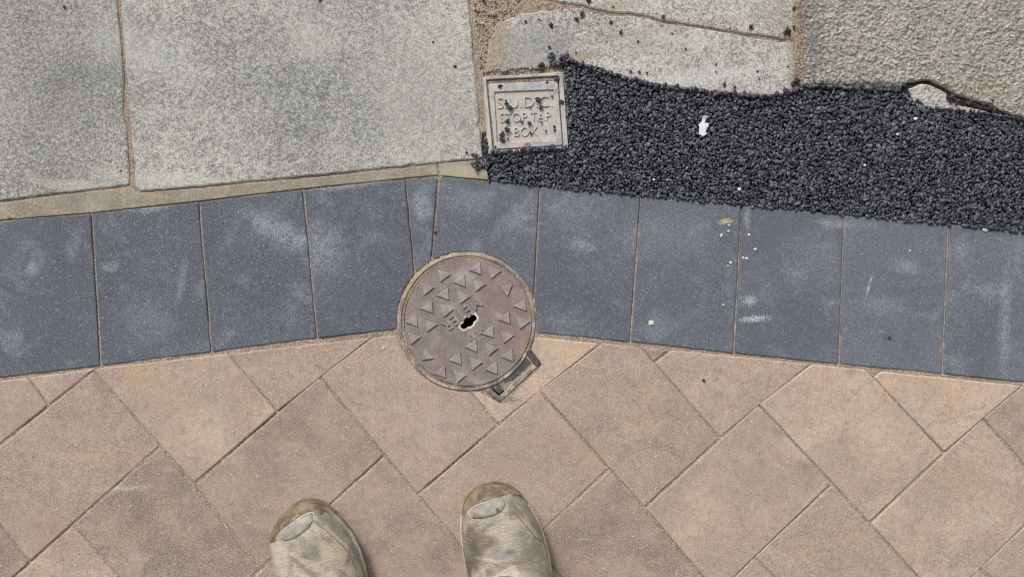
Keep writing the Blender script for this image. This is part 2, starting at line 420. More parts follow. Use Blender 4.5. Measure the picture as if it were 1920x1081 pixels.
m_red = mat_block("buff_brindle_block", 'red', blots=[
    (235, 915, 75, 7, -3, .6, (.55, .50, .46), .8), (300, 725, 90, 36, 30, .5, (.54, .37, .22), 1.3), (470, 755, 50, 12, 40, .35, (.56, .38, .24), 1.3), (760, 690, 60, 40, 0, .32, (.5, .42, .36)), (830, 790, 60, 40, -20, .35, (.5, .44, .42)),
    (285, 770, 0.1, 0.1, 0, 0, (.4, .3, .2)), (1110, 860, 30, 30, 0, .4, (.53, .34, .20)), (1060, 655, 60, 26, 20, .6, (.60, .43, .28)), (990, 712, 60, 16, 40, .5, (.60, .44, .29), 1.0), (1740, 720, 120, 30, 5, .5, (.55, .38, .25)), (1510, 880, 26, 20, 0, .55, (.20, .15, .13)),
    (1600, 1010, 50, 30, 0, .4, (.50, .36, .21)), (1800, 890, 60, 40, 0, .45, (.50, .36, .22)), (1500, 840, 40, 16, 40, .4, (.58, .5, .44)), (1850, 975, 22, 16, 0, .45, (.55, .5, .48)), (1060, 835, 60, 40, 30, .3, (.40, .25, .17)), (90, 1000, 60, 40, 30, .4, (.37, .22, .16)),
    (260, 1045, 20, 14, 0, .5, (.55, .5, .47)), (355, 935, 14, 30, 40, .3, (.5, .46, .43)), (1230, 660, 24, 12, 20, .5, (.25, .19, .18)), (915, 765, 8, 40, 42, .3, (.5, .4, .3)), (1180, 680, 60, 26, 20, .35, (.48, .42, .40)), (600, 900, 80, 30, 30, .25, (.47, .42, .38)), (1090, 1010, 24, 1.2, 3, .6, (.6, .56, .5), .5)])

def mat_sand(name, a=SAND, gritty=False):
    s = M(name, .95, .15); f = s.noise(450, 2, .8, s.pos); g = s.noise(60, 4, .6, s.pos)
    c = s.mix(s.ramp(f, .34, .66), (a[0] * .42, a[1] * .40, a[2] * .40), (a[0] * 1.22, a[1] * 1.25, a[2] * 1.3))
    c = s.mix(s.ramp(g, .42, .7, 0, .6), c, (a[0] * .45, a[1] * .46, a[2] * .5))
    c = s.mix(s.math('MULTIPLY', s.specks(260, .3, .3), .8), c, (.66, .58, .46))
    c = s.mix(s.math('MULTIPLY', s.specks(210, .3, .3), .8), c, (.10, .08, .07))
    return s.done(c, s.bump(f, .0012, 1.0))
m_sand = mat_sand("jointing_sand")
m_grav = mat_sand("gritty_sand", (0.32, 0.26, 0.20))

def mat_mortar():
    s = M("mortar", .95, .15); f = s.noise(400, 3, .7, s.pos); g = s.noise(22, 4, .6, s.pos)
    c = s.mix(s.ramp(g, .35, .7), (0.245, 0.215, 0.170), (0.36, 0.32, 0.255))
    c = s.mix(s.ramp(f, .4, .68, 0, .35), c, (.50, .46, .38)); c = s.mix(s.ramp(f, .6, .34, 0, .3), c, (.14, .12, .10))
    for b in [(50, 378, 70, 5, 8, .5), (15, 408, 60, 5, 7, .9), (215, 356, 35, 4, 5, .8), (290, 366, 30, 5, 8, .9), (880, 335, 40, 6, -6, .7), (150, 400, 120, 3, 7, .6)]:
        c = s.mix(s.math('MULTIPLY', s.blot(*b[:5], soft=.5, nz=1.6, nscale=150), b[5]), c, s.mix(s.ramp(f, .35, .65), (.28, .19, .11), (.54, .39, .25)))
    c = s.mix(s.blot(860, 320, 60, 14, 0, .7, .6), c, s.mix(.5, c, (.50, .44, .33)))
    c = s.mix(s.blot(18, 413, 7, 7, 0, .6, 1.4), c, (.09, .06, .05))
    return s.done(c, s.bump(s.math('ADD', f, g), .0009, 1.0))
m_mortar = mat_mortar()

def mat_tar(name, base=1.0):
    s = M(name, .5, .5); t = s.attr('tone', 'Fac', 'GEOMETRY'); f = s.noise(600, 3, .7, s.pos)
    c = s.mix(t, (0.013 * base, 0.014 * base, 0.019 * base), (0.165 * base, 0.173 * base, 0.212 * base))
    c = s.mix(s.ramp(f, .55, .75, 0, .3), c, (.20, .20, .21))
    s.l(s.ramp(f, .3, .7, .30, .60), s.b.inputs['Roughness'])
    return s.done(c, s.bump(f, .0006, 1.0))
m_tar = mat_tar("bitumen_stone")
m_tarbase = M("bitumen_bed", .7, .3).done((.012, .012, .014))

m_crack = mat_sand('dark_crack_dirt', (.045, .038, .034))
def mat_iron(name, a, b, sand, blots=(), bumpd=.0006, rough=.7):
    s = M(name, rough, .4); f = s.noise(420, 3, .75, s.pos); g = s.noise(45, 5, .7, s.pos); h = s.noise(12, 3, .5, s.pos)
    c = s.mix(s.ramp(g, .35, .68), a, b); c = s.mix(s.ramp(f, .5, .75, 0, .4), c, (b[0] * 1.5, b[1] * 1.5, b[2] * 1.5)); c = s.mix(s.ramp(f, .5, .28, 0, .45), c, (a[0] * .4, a[1] * .4, a[2] * .4))
    c = s.mix(s.ramp(s.math('ADD', s.math('MULTIPLY', g, .6), s.math('MULTIPLY', f, .4)), .64 - sand * .3, .72 - sand * .2, 0, min(1, .35 + sand)), c, (.52, .425, .325))
    c = s.mix(s.math('MULTIPLY', s.specks(240, .28, .2), .8), c, (.60, .54, .48))
    for q in blots: c = s.mix(s.math('MULTIPLY', s.blot(*q[:5], soft=.6, nz=1.6, nscale=120), q[5]), c, q[6])
    return s.done(c, s.bump(s.math('ADD', f, g), bumpd, 1.0))
m_lid = mat_iron("dusty_cast_iron", (0.20, 0.162, 0.145), (0.285, 0.235, 0.21), .10, blots=[
    (870, 520, 26, 18, 0, .5, (.42, .39, .37)), (842, 578, 14, 10, 20, .5, (.42, .4, .38)), (778, 600, 12, 16, 0, .5, (.40, .35, .30)), (925, 540, 50, 50, 0, .3, (.23, .165, .145)), (935, 590, 8, 6, 0, .5, (.45, .38, .34)),
    (960, 620, 30, 70, 0, .4, (.23, .165, .145)), (762, 650, 10, 60, -30, .5, (.38, .29, .2)), (800, 720, 40, 10, -35, .4, (.36, .28, .2)), (900, 718, 40, 8, 25, .4, (.42, .34, .26)), (980, 640, 8, 24, 0, .6, (.36, .22, .12))])
m_stud = mat_iron("worn_iron_relief_lit", (0.245, 0.214, 0.20), (0.37, 0.325, 0.30), .05)  # paler than the lid: light on the raised edges put into the colour
m_ring = mat_iron("sanded_iron_frame", (0.16, 0.14, 0.125), (0.27, 0.235, 0.20), .55, blots=[(770, 520, 40, 60, 40, .6, (.50, .38, .27)), (875, 482, 70, 9, 0, .6, (.48, .37, .27)), (800, 720, 60, 9, -35, .5, (.45, .35, .26))])
m_hinge = mat_iron("dark_iron", (0.055, 0.052, 0.056), (0.12, 0.11, 0.11), .05)
m_plate = mat_iron("bare_zinc_plate", (0.42, 0.40, 0.36), (0.66, 0.63, 0.57), .0)
m_box = mat_iron("weathered_galvanised_iron", (0.30, 0.305, 0.315), (0.50, 0.50, 0.50), .46, blots=[(985, 283, 70, 6, 4, .85, (.50, .40, .29)), (918, 230, 5, 60, 0, .7, (.55, .50, .40)), (1054, 220, 4, 60, 0, .5, (.55, .47, .36)), (990, 270, 8, 6, 0, .6, (.25, .22, .14))])
m_panel = mat_iron("sandy_panel", (0.40, 0.38, 0.34), (0.53, 0.51, 0.47), .22, blots=[
    (933, 215, 7, 60, -3, .6, (.52, .42, .32)), (985, 176, 60, 6, 3, .6, (.50, .41, .31)), (990, 261, 60, 6, 3, .65, (.55, .43, .32)), (1037, 220, 5, 50, -3, .5, (.54, .42, .32)), (990, 215, 40, 35, 0, .35, (.40, .42, .43))])
m_letter = mat_iron("sandy_letters", (0.42, 0.405, 0.37), (0.58, 0.56, 0.51), .10)

# ------------------------------------------------------------------ large structure
ground = props(link("ground", mesh_from([(-40, -40, -.075), (40, -40, -.075), (40, 40, -.075), (-40, 40, -.075)], [(0, 1, 2, 3)]), m_grav, centre=False), kind='structure')

# outlines in pixels of the photograph (read off on the ground)
BLUE_TOP = [(-500, 455), (-30, 416), (172, 400), (373, 378), (568, 355), (760, 335.5), (823, 329)]
BLUE_TOP_R = [(826, 331), (1013, 347), (1202, 365), (1391, 383), (1584, 401), (1779, 420), (1975, 437)]
RED_EDGE = [(-800, 800), (-10, 710), (189, 687.5), (397, 661), (594, 636), (748, 619)]
TARMAC = [(1050, 112), (1075, 117), (1100, 126), (1150, 142), (1220, 160), (1290, 170), (1360, 178), (1430, 183), (1480, 178), (1508, 163), (1560, 163), (1620, 169), (1690, 170), (1714, 187), (1740, 204), (1800, 207), (1850, 214), (1920, 224), (2400, 275),
          (2400, 478), (1975, 439), (1779, 421), (1584, 402.5), (1391, 384.5), (1202, 366.5), (1013, 348.5), (917, 339), (913, 318), (886, 306), (893, 300), (908, 294), (905, 255), (916, 291), (1067, 280), (1057, 134)]
LIDC = (878, 603.5)

SANDSTRIP = [(870, -400), (985, -400), (1000, 20), (930, 45), (925, 140), (900, 150), (912, 300)]
def sandz(px, py):
    r = math.hypot(px - 875, py - 603)
    b = -.0020 if py > 560 + abs(px - 870) * .09 else -.0030
    nz = noise.noise(Vector((px * .012, py * .012, 3.3))) * .0016 + noise.noise(Vector((px * .06, py * .06, 1.3))) * .0008
    if math.hypot(px - 934, py - 736) < 10: return -.02
    if r < 112: return -.05
    if r < 134 or (940 < px < 1030 and 650 < py < 760 and px + py > 1600): return -.0006 + nz * .3
    if 905 < px < 1068 and 134 < py < 292: return -.0024
    if px > 905 and py < 420 and inside(TARMAC, px, py): return -.010
    if px > 1688 and 142 < py < 222: return -.016
    if py < 135 and px > 875 and inside(SANDSTRIP, px, py): return -.0022 + nz * .8
    if py < 330 and 1480 < px < 1515: return -.0008 + nz * .4
    if 900 < px < 1500 and py < 90: return -.0030 + nz * .5
    return min(b + nz, -.0011 + nz * .05)
NX, NY = 470, 400
X0, X1, Y0, Y1 = -480, 2400, -480, 1640
V = []; F = []
for j in range(NY + 1):
    py = Y0 + (Y1 - Y0) * j / NY
    for i in range(NX + 1):
        px = X0 + (X1 - X0) * i / NX
        x, y = W2(px, py); V.append((x, y, sandz(px, py)))
for j in range(NY):
    for i in range(NX):
        a = j * (NX + 1) + i; F.append((a, a + NX + 1, a + NX + 2, a + 1))
me = mesh_from(V, F); me.polygons.foreach_set('use_smooth', [True] * len(me.polygons))
props(link("bedding_sand", me, m_sand, centre=False), kind='structure')

# flagstones
flags = empty("flagstone_paving", (0, 0, 0), kind='structure')
def flag(poly, mat, tone=.5, **k):
    o = link("flagstone", slab(pw(poly), **k), mat, flags); o['tone'] = float(tone); return o
kk = dict(depth=.055, cham=.0028, chz=.0030, step=.005, rnd=.006, amp=.0014, fr=70, chip=.0022)
flag([(-480, -480), (206, -480), (219, 0), (233, 150), (231, 214), (238, 240), (243.5, 348), (120, 362), (-2, 377), (-480, 425)], m_slabL, .45, **kk)
flag([(213, -480), (872, -480), (879, 0), (893, 150), (905.5, 297), (760, 312), (560, 332), (400, 347), (262, 360), (254, 352), (243, 220), (225.5, 0)], m_slabL, .52, **kk)
kk2 = dict(kk); kk2.update(rnd=.003, amp=.0022, fr=55)
flag([(928, 46), (975, 26), (1050, 15), (1092, 16), (1108, 22), (1150, 30), (1190, 29), (1240, 42), (1300, 51), (1370, 63), (1430, 74), (1489, 82), (1494, 130), (1489, 168), (1477, 176), (1430, 181), (1360, 176), (1290, 168), (1220, 158), (1150, 140), (1100, 124), (1060, 112), (1030, 126), (908, 136), (915, 90)], m_slabM, .6, **kk2)
flag([(988, -480), (1496, -480), (1490, 76), (1440, 69), (1370, 59), (1300, 48), (1240, 38), (1195, 26), (1150, 24), (1112, 17), (1096, 11), (1050, 6), (1004, -4)], m_slabM, .62, **kk2)
rough_flag = flag([(1507, -480), (2400, -480), (2400, 275), (1921, 221), (1885, 212), (1858, 198), (1830, 190), (1792, 178), (1775, 166), (1760, 160), (1742, 150), (1730, 151), (1700, 156), (1690, 167), (1620, 166), (1560, 160), (1507, 160), (1504, 100)], m_slabR, .6, **dict(kk2, ztop=.001))
fr = flag([(1703, 166), (1728, 157), (1742, 157), (1758, 165), (1776, 174), (1782, 187), (1805, 198), (1850, 207), (1852, 214), (1815, 214), (1790, 208), (1740, 210), (1718, 198)], m_chip, .7, **dict(kk2, ztop=-.0006, depth=.03, tilt=(0, .01), step=.003, amp=.0016))
fr['label'] = 'broken off corner of the rough flagstone'

RP = [(1509, -200), (2090, -200), (2090, 236), (1921, 219), (1885, 210), (1858, 196), (1830, 188), (1794, 176), (1776, 164), (1760, 158), (1742, 148), (1730, 149), (1700, 154), (1692, 164), (1620, 165), (1560, 158), (1509, 158)]
V = []; F = []; st = 2.2; nx = int(590 / st); ny = int(440 / st); keep = {}
for j in range(ny):
    for i in range(nx):
        px = 1505 + i * st + random.uniform(-.5, .5); py = -202 + j * st + random.uniform(-.5, .5)
        if inside(RP, px, py):
            x, y = W2(px, py); v = Vector((x, y, .3))
            d = noise.voronoi(v * 130)[0]
            h = .0016 * noise.noise(v * 105) + .0011 * noise.noise(v * 230 + Vector((5, 0, 0))) - .0026 * min(d[0], .7) + .0009 * min(1, 3 * (d[1] - d[0])) + .0026
            keep[i, j] = len(V); V.append((x, y, max(h, -.0005)))
for (i, j), a in keep.items():
    q = [keep.get(k) for k in ((i, j), (i, j + 1), (i + 1, j + 1), (i + 1, j))]
    if None not in q: F.append(tuple(q))
me = mesh_from(V, F)
link("riven_surface", me, m_slabR, rough_flag)['tone'] = .6

# mortar fillet between flags and edging
mort = [(-480, 428), (-2, 380), (120, 365), (247, 350), (256, 362), (400, 350), (560, 335), (760, 315), (818, 306)]
mortB = [(823, 328), (760, 334), (568, 353.5), (373, 376.5), (172, 398.5), (-30, 415), (-480, 453)]
mb = empty("mortar_fillet", (0, 0, 0), kind='structure')
for pl in (mort + mortB, [(820, 306), (906, 299), (913, 318), (917, 337.5), (826, 329.5)]):
    link("mortar_strip", slab(pw(pl), ztop=-.0008, depth=.03, cham=.0015, chz=.0012, step=.005, rnd=.001, amp=.0009, fr=90, gap=.0001), m_mortar, mb)

# hole that the round cover and its hinge leave in the paving
HC = W2(875, 603); HINGE = pw([(975, 640), (1016, 684), (940, 757), (905, 738)])
def hole_r(t):
    r = 131.2 * S; dx, dy = math.cos(t), math.sin(t)
    for i in range(4):
        (x1, y1), (x2, y2) = HINGE[i], HINGE[(i + 1) % 4]
        ex, ey = x2 - x1, y2 - y1; den = dx * ey - dy * ex
        if abs(den) < 1e-12: continue
        u = ((x1 - HC[0]) * ey - (y1 - HC[1]) * ex) / den; v = ((x1 - HC[0]) * dy - (y1 - HC[1]) * dx) / den
        if u > 0 and 0 <= v <= 1: r = max(r, u)
    return r

# charcoal edging course
edging = empty("edging_course", (0, 0, 0), kind='structure')
tops = [(-420, 448), (-225, 432), (-30, 416), (172, 400), (373, 378.5), (568, 355.5), (760.5, 336), (821, 330.5), (825, 331)]
G = 1.5
def edge_block(q, tone):
    wq = ccw(pw(q))
    near = math.dist(wq[0], HC) < .32
    if near:
        wq = cutout(wq, HC[0], HC[1], hole_r)[0]
    o = link("edging_block", slab(wq, ztop=random.uniform(-.0004, .0004), depth=.06, cham=.0018 if near else .0020, chz=.0019, step=.005, rnd=0 if near else .0032, amp=.0005, fr=110, chip=.0007, tilt=(random.uniform(-.003, .003), random.uniform(-.003, .003))), m_blue, edging)
    o['tone'] = tone; return o
tl = [(-640, 468), (-436, 450), (-232, 433), (-28, 416), (171, 400), (373, 378.5), (568.5, 355.5), (760.5, 336.5), (822, 329.5)]
bl = [(-610, 775), (-405, 754), (-205, 731), (-5, 708), (189, 685.5), (396.5, 659.5), (595, 633.5), (788, 612), (800, 602)]
tn = [.4, .35, .3, .18, .15, .20, .26, .5]
blue_objs = []
for i in range(8):
    a, b, c, d = tl[i], tl[i + 1], bl[i + 1], bl[i]
    q = [(a[0] + G, a[1]), (b[0] - G, b[1] + (2 if i == 7 else 0)), (c[0] - G * (1 if i < 7 else 1), c[1]), (d[0] + G, d[1])]
    blue_objs.append(edge_block(q, tn[i]))
tr = [(824, 331), (1013, 348), (1202, 366), (1391, 384), (1584, 402.5), (1779, 421), (1976, 440), (2172, 459), (2370, 478)]
br = [(798, 606), (998, 623), (1182, 640.5), (1376, 662), (1573, 682.5), (1768, 700.5), (1962, 721), (2158, 742), (2352, 764)]
tn = [.38, .45, .45, .58, .6, .6, .55, .5]
for i in range(8):
    a, b, c, d = tr[i], tr[i + 1], br[i + 1], br[i]
    blue_objs.append(edge_block([(a[0] + G, a[1]), (b[0] - G, b[1]), (c[0] - G, c[1]), (d[0] + G, d[1])], tn[i]))

# herringbone field: lattice fitted to the measured joints (a down-right, b up-right)
CP = [((0, 0), (365, 905)), ((0, 3), (600, 711)), ((3, 3), (783, 926)), ((2, 3), (720, 858)), ((2, 0), (485, 1062)), ((3, 5), (928, 795)), ((3, 6), (1012, 737)), ((5, 6), (1135, 887)), ((6, 6), (1208, 950)),
      ((6, 8), (1345, 820)), ((6, 9), (1422, 762)), ((8, 9), (1550, 912)), ((9, 9), (1630, 980)), ((9, 11), (1765, 848)), ((9, 12), (1842, 786)), ((0, 2), (515, 768)), ((-1, 0), (290, 843)), ((-1, -3), (50, 1045)),
      ((-3, 0), (175, 693)), ((-1, -2), (135, 985)), ((8, 7), (1415, 1045)), ((-3, -1), (85, 748)), ((11, 10), (1838, 1065))]
A = np.array([[1, a, b, a * a, a * b, b * b] for (a, b), _ in CP], float); Q = np.array([p for _, p in CP], float)
cf, res, _, _ = np.linalg.lstsq(A, Q, rcond=None)
cfa = np.linalg.lstsq(A[:, :3], Q, rcond=None)[0]
print("herringbone fit max error px", np.abs(A @ cf - Q).max())
def LP(a, b):
    v = np.array([1, a, b, a * a, a * b, b * b]) @ cf
    return float(v[0]), float(v[1])
# exact measured corners win over the fit
EX = {(0, 0): (364, 907), (3, 3): (783, 927), (6, 6): (1208, 952), (9, 9): (1630, 981), (0, 3): (598, 705), (3, 6): (1010, 731), (6, 9): (1421, 757), (9, 12): (1841, 783),
      (-3, 0): (174, 695), (-1, -2): (135, 983), (8, 7): (1413, 1043), (11, 10): (1836, 1063)}
def kind_of(a, b):
    """0: free corner A, 1: free corner B, 2: on an a-line, 3: on a b-line"""
    for n_, (x, y) in enumerate(((0, 0), (0, 3), (0, 2), (2, 3))):
        u, v = a - x, b - y                     # u = 3k1 + 2k2, v = 3k1 - 2k2
        if (u + v) % 6 == 0 and (u - v) % 4 == 0: return n_
def LQ(a, b):
    k = kind_of(a, b)
    if k in (0, 1): return EX.get((a, b), LP(a, b))
    p, q = (LQ(a, b - 2), LQ(a, b + 1)) if k == 2 else (LQ(a - 2, b), LQ(a + 1, b))
    return (p[0] + (q[0] - p[0]) * 2 / 3, p[1] + (q[1] - p[1]) * 2 / 3)
herr = empty("herringbone_paving", (0, 0, 0), kind='structure')
tones = [(100, 850, .38), (300, 740, .68), (560, 690, .45), (40, 760, .45), (760, 740, .50), (290, 960, .10), (180, 1050, .35), (560, 870, .25), (640, 1000, .22), (700, 950, .25), (960, 850, .50), (1160, 730, .38), (1100, 1000, .15), (1270, 710, .62), (1380, 870, .55),
         (1600, 770, .75), (1750, 700, .76), (1880, 760, .70), (1800, 900, .60), (1500, 1000, .45), (1050, 650, .9), (100, 715, .55), (1740, 1030, .55), (1290, 1000, .35), (1900, 1040, .4), (20, 1030, .15), (1220, 650, .3)]
red_objs = []
LINES = [((-10, 711), (189, 689)), ((189, 689), (397, 662.5)), ((397, 662.5), (594, 637)), ((594, 637), (1003, 585)),
         ((700, 598), (1003, 629)), ((1003, 629), (1180, 643.5)), ((1180, 643.5), (1573, 686)), ((1573, 686), (1920, 719))]
for k1 in range(-4, 7):
    for k2 in range(-4, 6):
        oa, ob = 3 * k1 + 2 * k2, 3 * k1 - 2 * k2
        for (a0, b0, da, db) in ((oa, ob, 2, 3), (oa, ob + 3, 3, 2)):
            cs = [(a0, b0), (a0 + da, b0), (a0 + da, b0 + db), (a0, b0 + db)]
            q = [LQ(*c) for c in cs]
            cx = sum(p[0] for p in q) / 4; cy = sum(p[1] for p in q) / 4
            if not (-420 < cx < 2350 and 440 < cy < 1560): continue
            am, bm_ = a0 + da / 2, b0 + db / 2; ap = np.array([1, am, bm_]) @ cfa
            if math.hypot(ap[0] - cx, ap[1] - cy) > 160: continue
            # cut to the edging (image y grows downwards: mirror to world first)
            wq = ccw([W2(*p) for p in q]); wq = offset_in(wq, .0014)
            for (p0, p1) in LINES:
                A0, A1 = W2(*p1), W2(*p0)
                wq = clip(wq, A0, A1)
                if len(wq) < 3: break
            if len(wq) < 3 or abs(area2(wq)) / 2 < .00012: continue
            near = math.hypot(cx - 878, cy - 640) < 360
            if near:
                wq = cutout(wq, HC[0], HC[1], hole_r)
                if not wq or len(wq[0]) < 3: continue
                wq = wq[0]
            t = min(tones, key=lambda z: math.hypot(z[0] - cx, z[1] - cy))
            tv = t[2] if math.hypot(t[0] - cx, t[1] - cy) < 150 else random.uniform(.2, .7)
            o = link("paving_block", slab(wq, ztop=random.uniform(-.0003, .0002), depth=.06, cham=.0018 if near else .0023, chz=.0020, step=.006, rnd=0 if near else .0034, amp=.00035, fr=120, chip=.0006,
                                         tilt=(random.uniform(-.003, .003), random.uniform(-.003, .003))), m_red, herr)
            o['tone'] = tv; red_objs.append((o, cx, cy))

# ------------------------------------------------------------------ tarmac patch
tar = empty("tarmac_patch", (0, 0, 0), kind='structure')
link("tarmac_bed", slab(pw([p for p in TARMAC if p not in ((905, 255),)]), ztop=-.0060, depth=.04, cham=.001, chz=.001, step=.01, rnd=0, amp=.0001), m_tarbase, tar)

link('crack_dirt', slab(pw([(1690, 160), (1735, 148), (1765, 155), (1800, 180), (1860, 196), (1925, 222), (1915, 232), (1850, 222), (1740, 214), (1700, 185)]), ztop=-.004, depth=.02, cham=.001, chz=.001, step=.01, rnd=0, amp=.0001), m_crack, tar)
link('tarmac_bed', slab(pw([(903, 250), (912, 250), (920, 300), (903, 300)]), ztop=-.0028, depth=.02, cham=.0005, chz=.001, step=.01, rnd=0, amp=.0001), m_tarbase, tar)
def ico(sub):
    bm = bmesh.new(); bmesh.ops.create_icosphere(bm, subdivisions=sub, radius=1.0)
    v = np.array([x.co[:] for x in bm.verts]); f = np.array([[x.index for x in g.verts] for g in bm.faces]); bm.free(); return v, f
iv, if_ = ico(2)
def stone_shape(seed):
    r = np.random.default_rng(seed); v = iv.copy()
    # cut by random planes: crushed rock
    for _ in range(10):
        n = r.normal(size=3); n /= np.linalg.norm(n); d = r.uniform(.42, .78)
        k = v @ n; v = v - np.outer(np.maximum(k - d, 0), n)
    return v * np.array([1.5, r.uniform(.85, 1.3), r.uniform(.7, .95)])
SH = [stone_shape(i) for i in range(14)]
def heap(name, pts, mat, parent=None, flat=False, tones_=None):
    """many small stones joined in one mesh: (x, y, z, radius)"""
    n = len(pts); nv = len(iv); nf = len(if_)
    V = np.empty((n, nv, 3), np.float32); T = np.empty((n, nv), np.float32)
    for i, (x, y, z, r) in enumerate(pts):
        s_ = SH[rng.integers(len(SH))] * r
        a, b, c = rng.uniform(0, 6.28), rng.normal(0, .35), rng.normal(0, .35)
        Rz = np.array([[math.cos(a), -math.sin(a), 0], [math.sin(a), math.cos(a), 0], [0, 0, 1]])
        Rx = np.array([[1, 0, 0], [0, math.cos(b), -math.sin(b)], [0, math.sin(b), math.cos(b)]])
        Ry = np.array([[math.cos(c), 0, math.sin(c)], [0, 1, 0], [-math.sin(c), 0, math.cos(c)]])
        V[i] = s_ @ (Ry @ Rx @ Rz).T + (x, y, z); T[i] = (tones_[i] if tones_ is not None else rng.beta(1.1, 2.6))
    Fc = (if_[None] + (np.arange(n) * nv)[:, None, None]).reshape(-1, 3)
    me = bpy.data.meshes.new(name); me.vertices.add(n * nv); me.vertices.foreach_set('co', V.ravel())
    me.loops.add(len(Fc) * 3); me.loops.foreach_set('vertex_index', Fc.ravel().astype(np.int32))
    me.polygons.add(len(Fc)); me.polygons.foreach_set('loop_start', np.arange(0, len(Fc) * 3, 3, dtype=np.int32)); me.polygons.foreach_set('loop_total', np.full(len(Fc), 3, np.int32))
    me.update(calc_edges=True); me.validate()
    at = me.attributes.new('tone', 'FLOAT', 'POINT'); at.data.foreach_set('value', T.ravel())
    return link(name, me, mat, parent)
pts = []
TB = TARMAC
step = 5.3
row = 0; y = 96
while y < 480:
    x = 880 + (row % 2) * step / 2
    while x < 2330:
        px = x + random.uniform(-2.2, 2.2); py = y + random.uniform(-2.2, 2.2)
        if inside(TB, px, py):
            r = random.choice((2.4, 2.8, 3.2, 3.6, 3.9, 4.3, 5.2)) * S * random.uniform(.85, 1.1)
            X, Y = W2(px, py); edge = 0
            pts.append((X, Y, random.uniform(-.0024, .0003) - r * .62 + .0006, r))
        x += step
    y += step * .86; row += 1
# a second, smaller size fills between
for _ in range(1500):
    px, py = random.uniform(900, 2330), random.uniform(105, 475)
    if inside(TB, px, py):
        X, Y = W2(px, py); pts.append((X, Y, random.uniform(-.0050, -.0015), random.uniform(1.8, 2.8) * S))
# ragged fringe riding on the slabs, mortar and blocks
def fringe(path, n, spread, up, r0=2.6, r1=4.6):
    L = [0]
    for i in range(len(path) - 1): L.append(L[-1] + math.dist(path[i], path[i + 1]))
    for _ in range(n):
        t = random.uniform(0, L[-1]); i = max(k for k in range(len(L) - 1) if L[k] <= t); u = (t - L[i]) / (L[i + 1] - L[i])
        a, b = path[i], path[i + 1]; px = a[0] + (b[0] - a[0]) * u; py = a[1] + (b[1] - a[1]) * u
        d = abs(random.gauss(0, spread)) * up; r = random.uniform(r0, r1) * S
        X, Y = W2(px + random.uniform(-2, 2), py - d); pts.append((X, Y, r * .45 + .0002, r))
fringe(TARMAC[0:13], 230, 2.4, 1)
fringe(TARMAC[13:18], 60, .8, 1, 2.2, 3.6)
fringe(TARMAC[17:19], 60, 2.2, 1)
fringe([(1050, 110), (1062, 113), (1076, 118)], 26, 4, 1)
fringe([(1050, 122), (1036, 124), (1032, 110), (1034, 104)], 30, 3, 1, 2.6, 4.6)
fringe([(917, 336), (1013, 345.5), (1202, 363.5), (1391, 381.5), (1584, 399.5), (1779, 418.5), (1976, 437)], 300, 2.4, -.8, 2.2, 3.6)
fringe([(920, 288), (1000, 284), (1060, 279)], 90, 3.0, 1, 2.4, 4.2)
fringe([(884, 305), (915, 309)], 40, 3, -1, 2.2, 3.8)
fringe([(911, 262), (912, 290)], 14, 1.5, 1, 2.2, 3.4)
fringe([(1782, 186), (1830, 198), (1870, 212), (1900, 220)], 34, 2.0, 1, 1.4, 2.6)
fringe([(1510, 160), (1600, 165), (1700, 166)], 60, 3.5, 1, 1.6, 3.0)
print("tarmac stones", len(pts))
heap("tarmac_stones", pts, m_tar, tar)['kind'] = 'stuff'

# small pebbles and grit in the sandy strip
def mat_peb():
    s = M("pebble", .7, .4); t = s.attr('tone', 'Fac', 'GEOMETRY')
    c = s.mix(s.ramp(t, 0, .5), (.13, .10, .09), (.42, .32, .23)); c = s.mix(s.ramp(t, .5, 1), c, (.66, .60, .50)); return s.done(c)
m_peb = mat_peb()
gp = []
for _ in range(900):
    px, py = random.uniform(880, 1000), random.uniform(-60, 140)
    if inside([(884, -60), (985, -60), (975, 20), (935, 50), (925, 135), (900, 142)], px, py):
        r = random.choice((.8, .9, 1.1, 1.4, 2.0)) * S; X, Y = W2(px, py); gp.append((X, Y, -.0012, r))
for _ in range(330):
    px = random.gauss(1500, 6); py = random.uniform(-60, 165); X, Y = W2(px, py); gp.append((X, Y, .0002, random.uniform(.6, 1.3) * S))
for _ in range(300):
    t = random.random(); px = 1000 + 490 * t; py = 8 + 66 * t ** 1.0 + random.gauss(0, 5); X, Y = W2(px, py); gp.append((X, Y, .0002, random.uniform(.6, 1.4) * S))
for _ in range(90):
    px = random.uniform(905, 1030); py = 138 - abs(random.gauss(0, 6)) - (px - 905) * .06; X, Y = W2(px, py); gp.append((X, Y, .0002, random.uniform(.6, 1.6) * S))
gs = heap("gritty_pebbles", gp, m_peb); props(gs, kind='stuff', label='fine loose pebbles and grit lying in the sandy joints around the flagstones', category='grit')

# ------------------------------------------------------------------ round meter cover
mc = empty("meter_cover", (*W2(*LIDC), 0), label='round brown cast iron water meter cover with raised triangles between grey edging and buff blocks', category='manhole cover')
fo = circle(*W2(875, 603), 129 * S, 128); fi = circle(*W2(876, 603.3), 123.6 * S, 128)
frame = link("frame", ring(fo, fi, -.03, .0012, .0009), m_ring, mc)
fi2 = circle(*W2(878, 603.5), 122.0 * S, 128); fi3 = circle(*W2(878, 603.5), 120.4 * S, 128)
link("inner_rim", ring(fi2, fi3, -.03, .0004, .0004), m_ring, frame)
br_path = [(1011, 684), (940, 751), (934, 751), (913, 733), (918, 727), (936, 742), (1003, 680)]
link("hinge_bracket", prism(pw(br_path), -.03, .0012, .0008, step=.004, amp=.0002), m_ring, frame)
link("hinge_lug", prism(pw([(987.4, 656.3), (995, 653.7), (1013, 677), (1010.7, 684.8), (1004, 686), (986, 661.5)]), -.03, .0030, .0012, step=.003, rnd=.0015), m_hinge, frame)

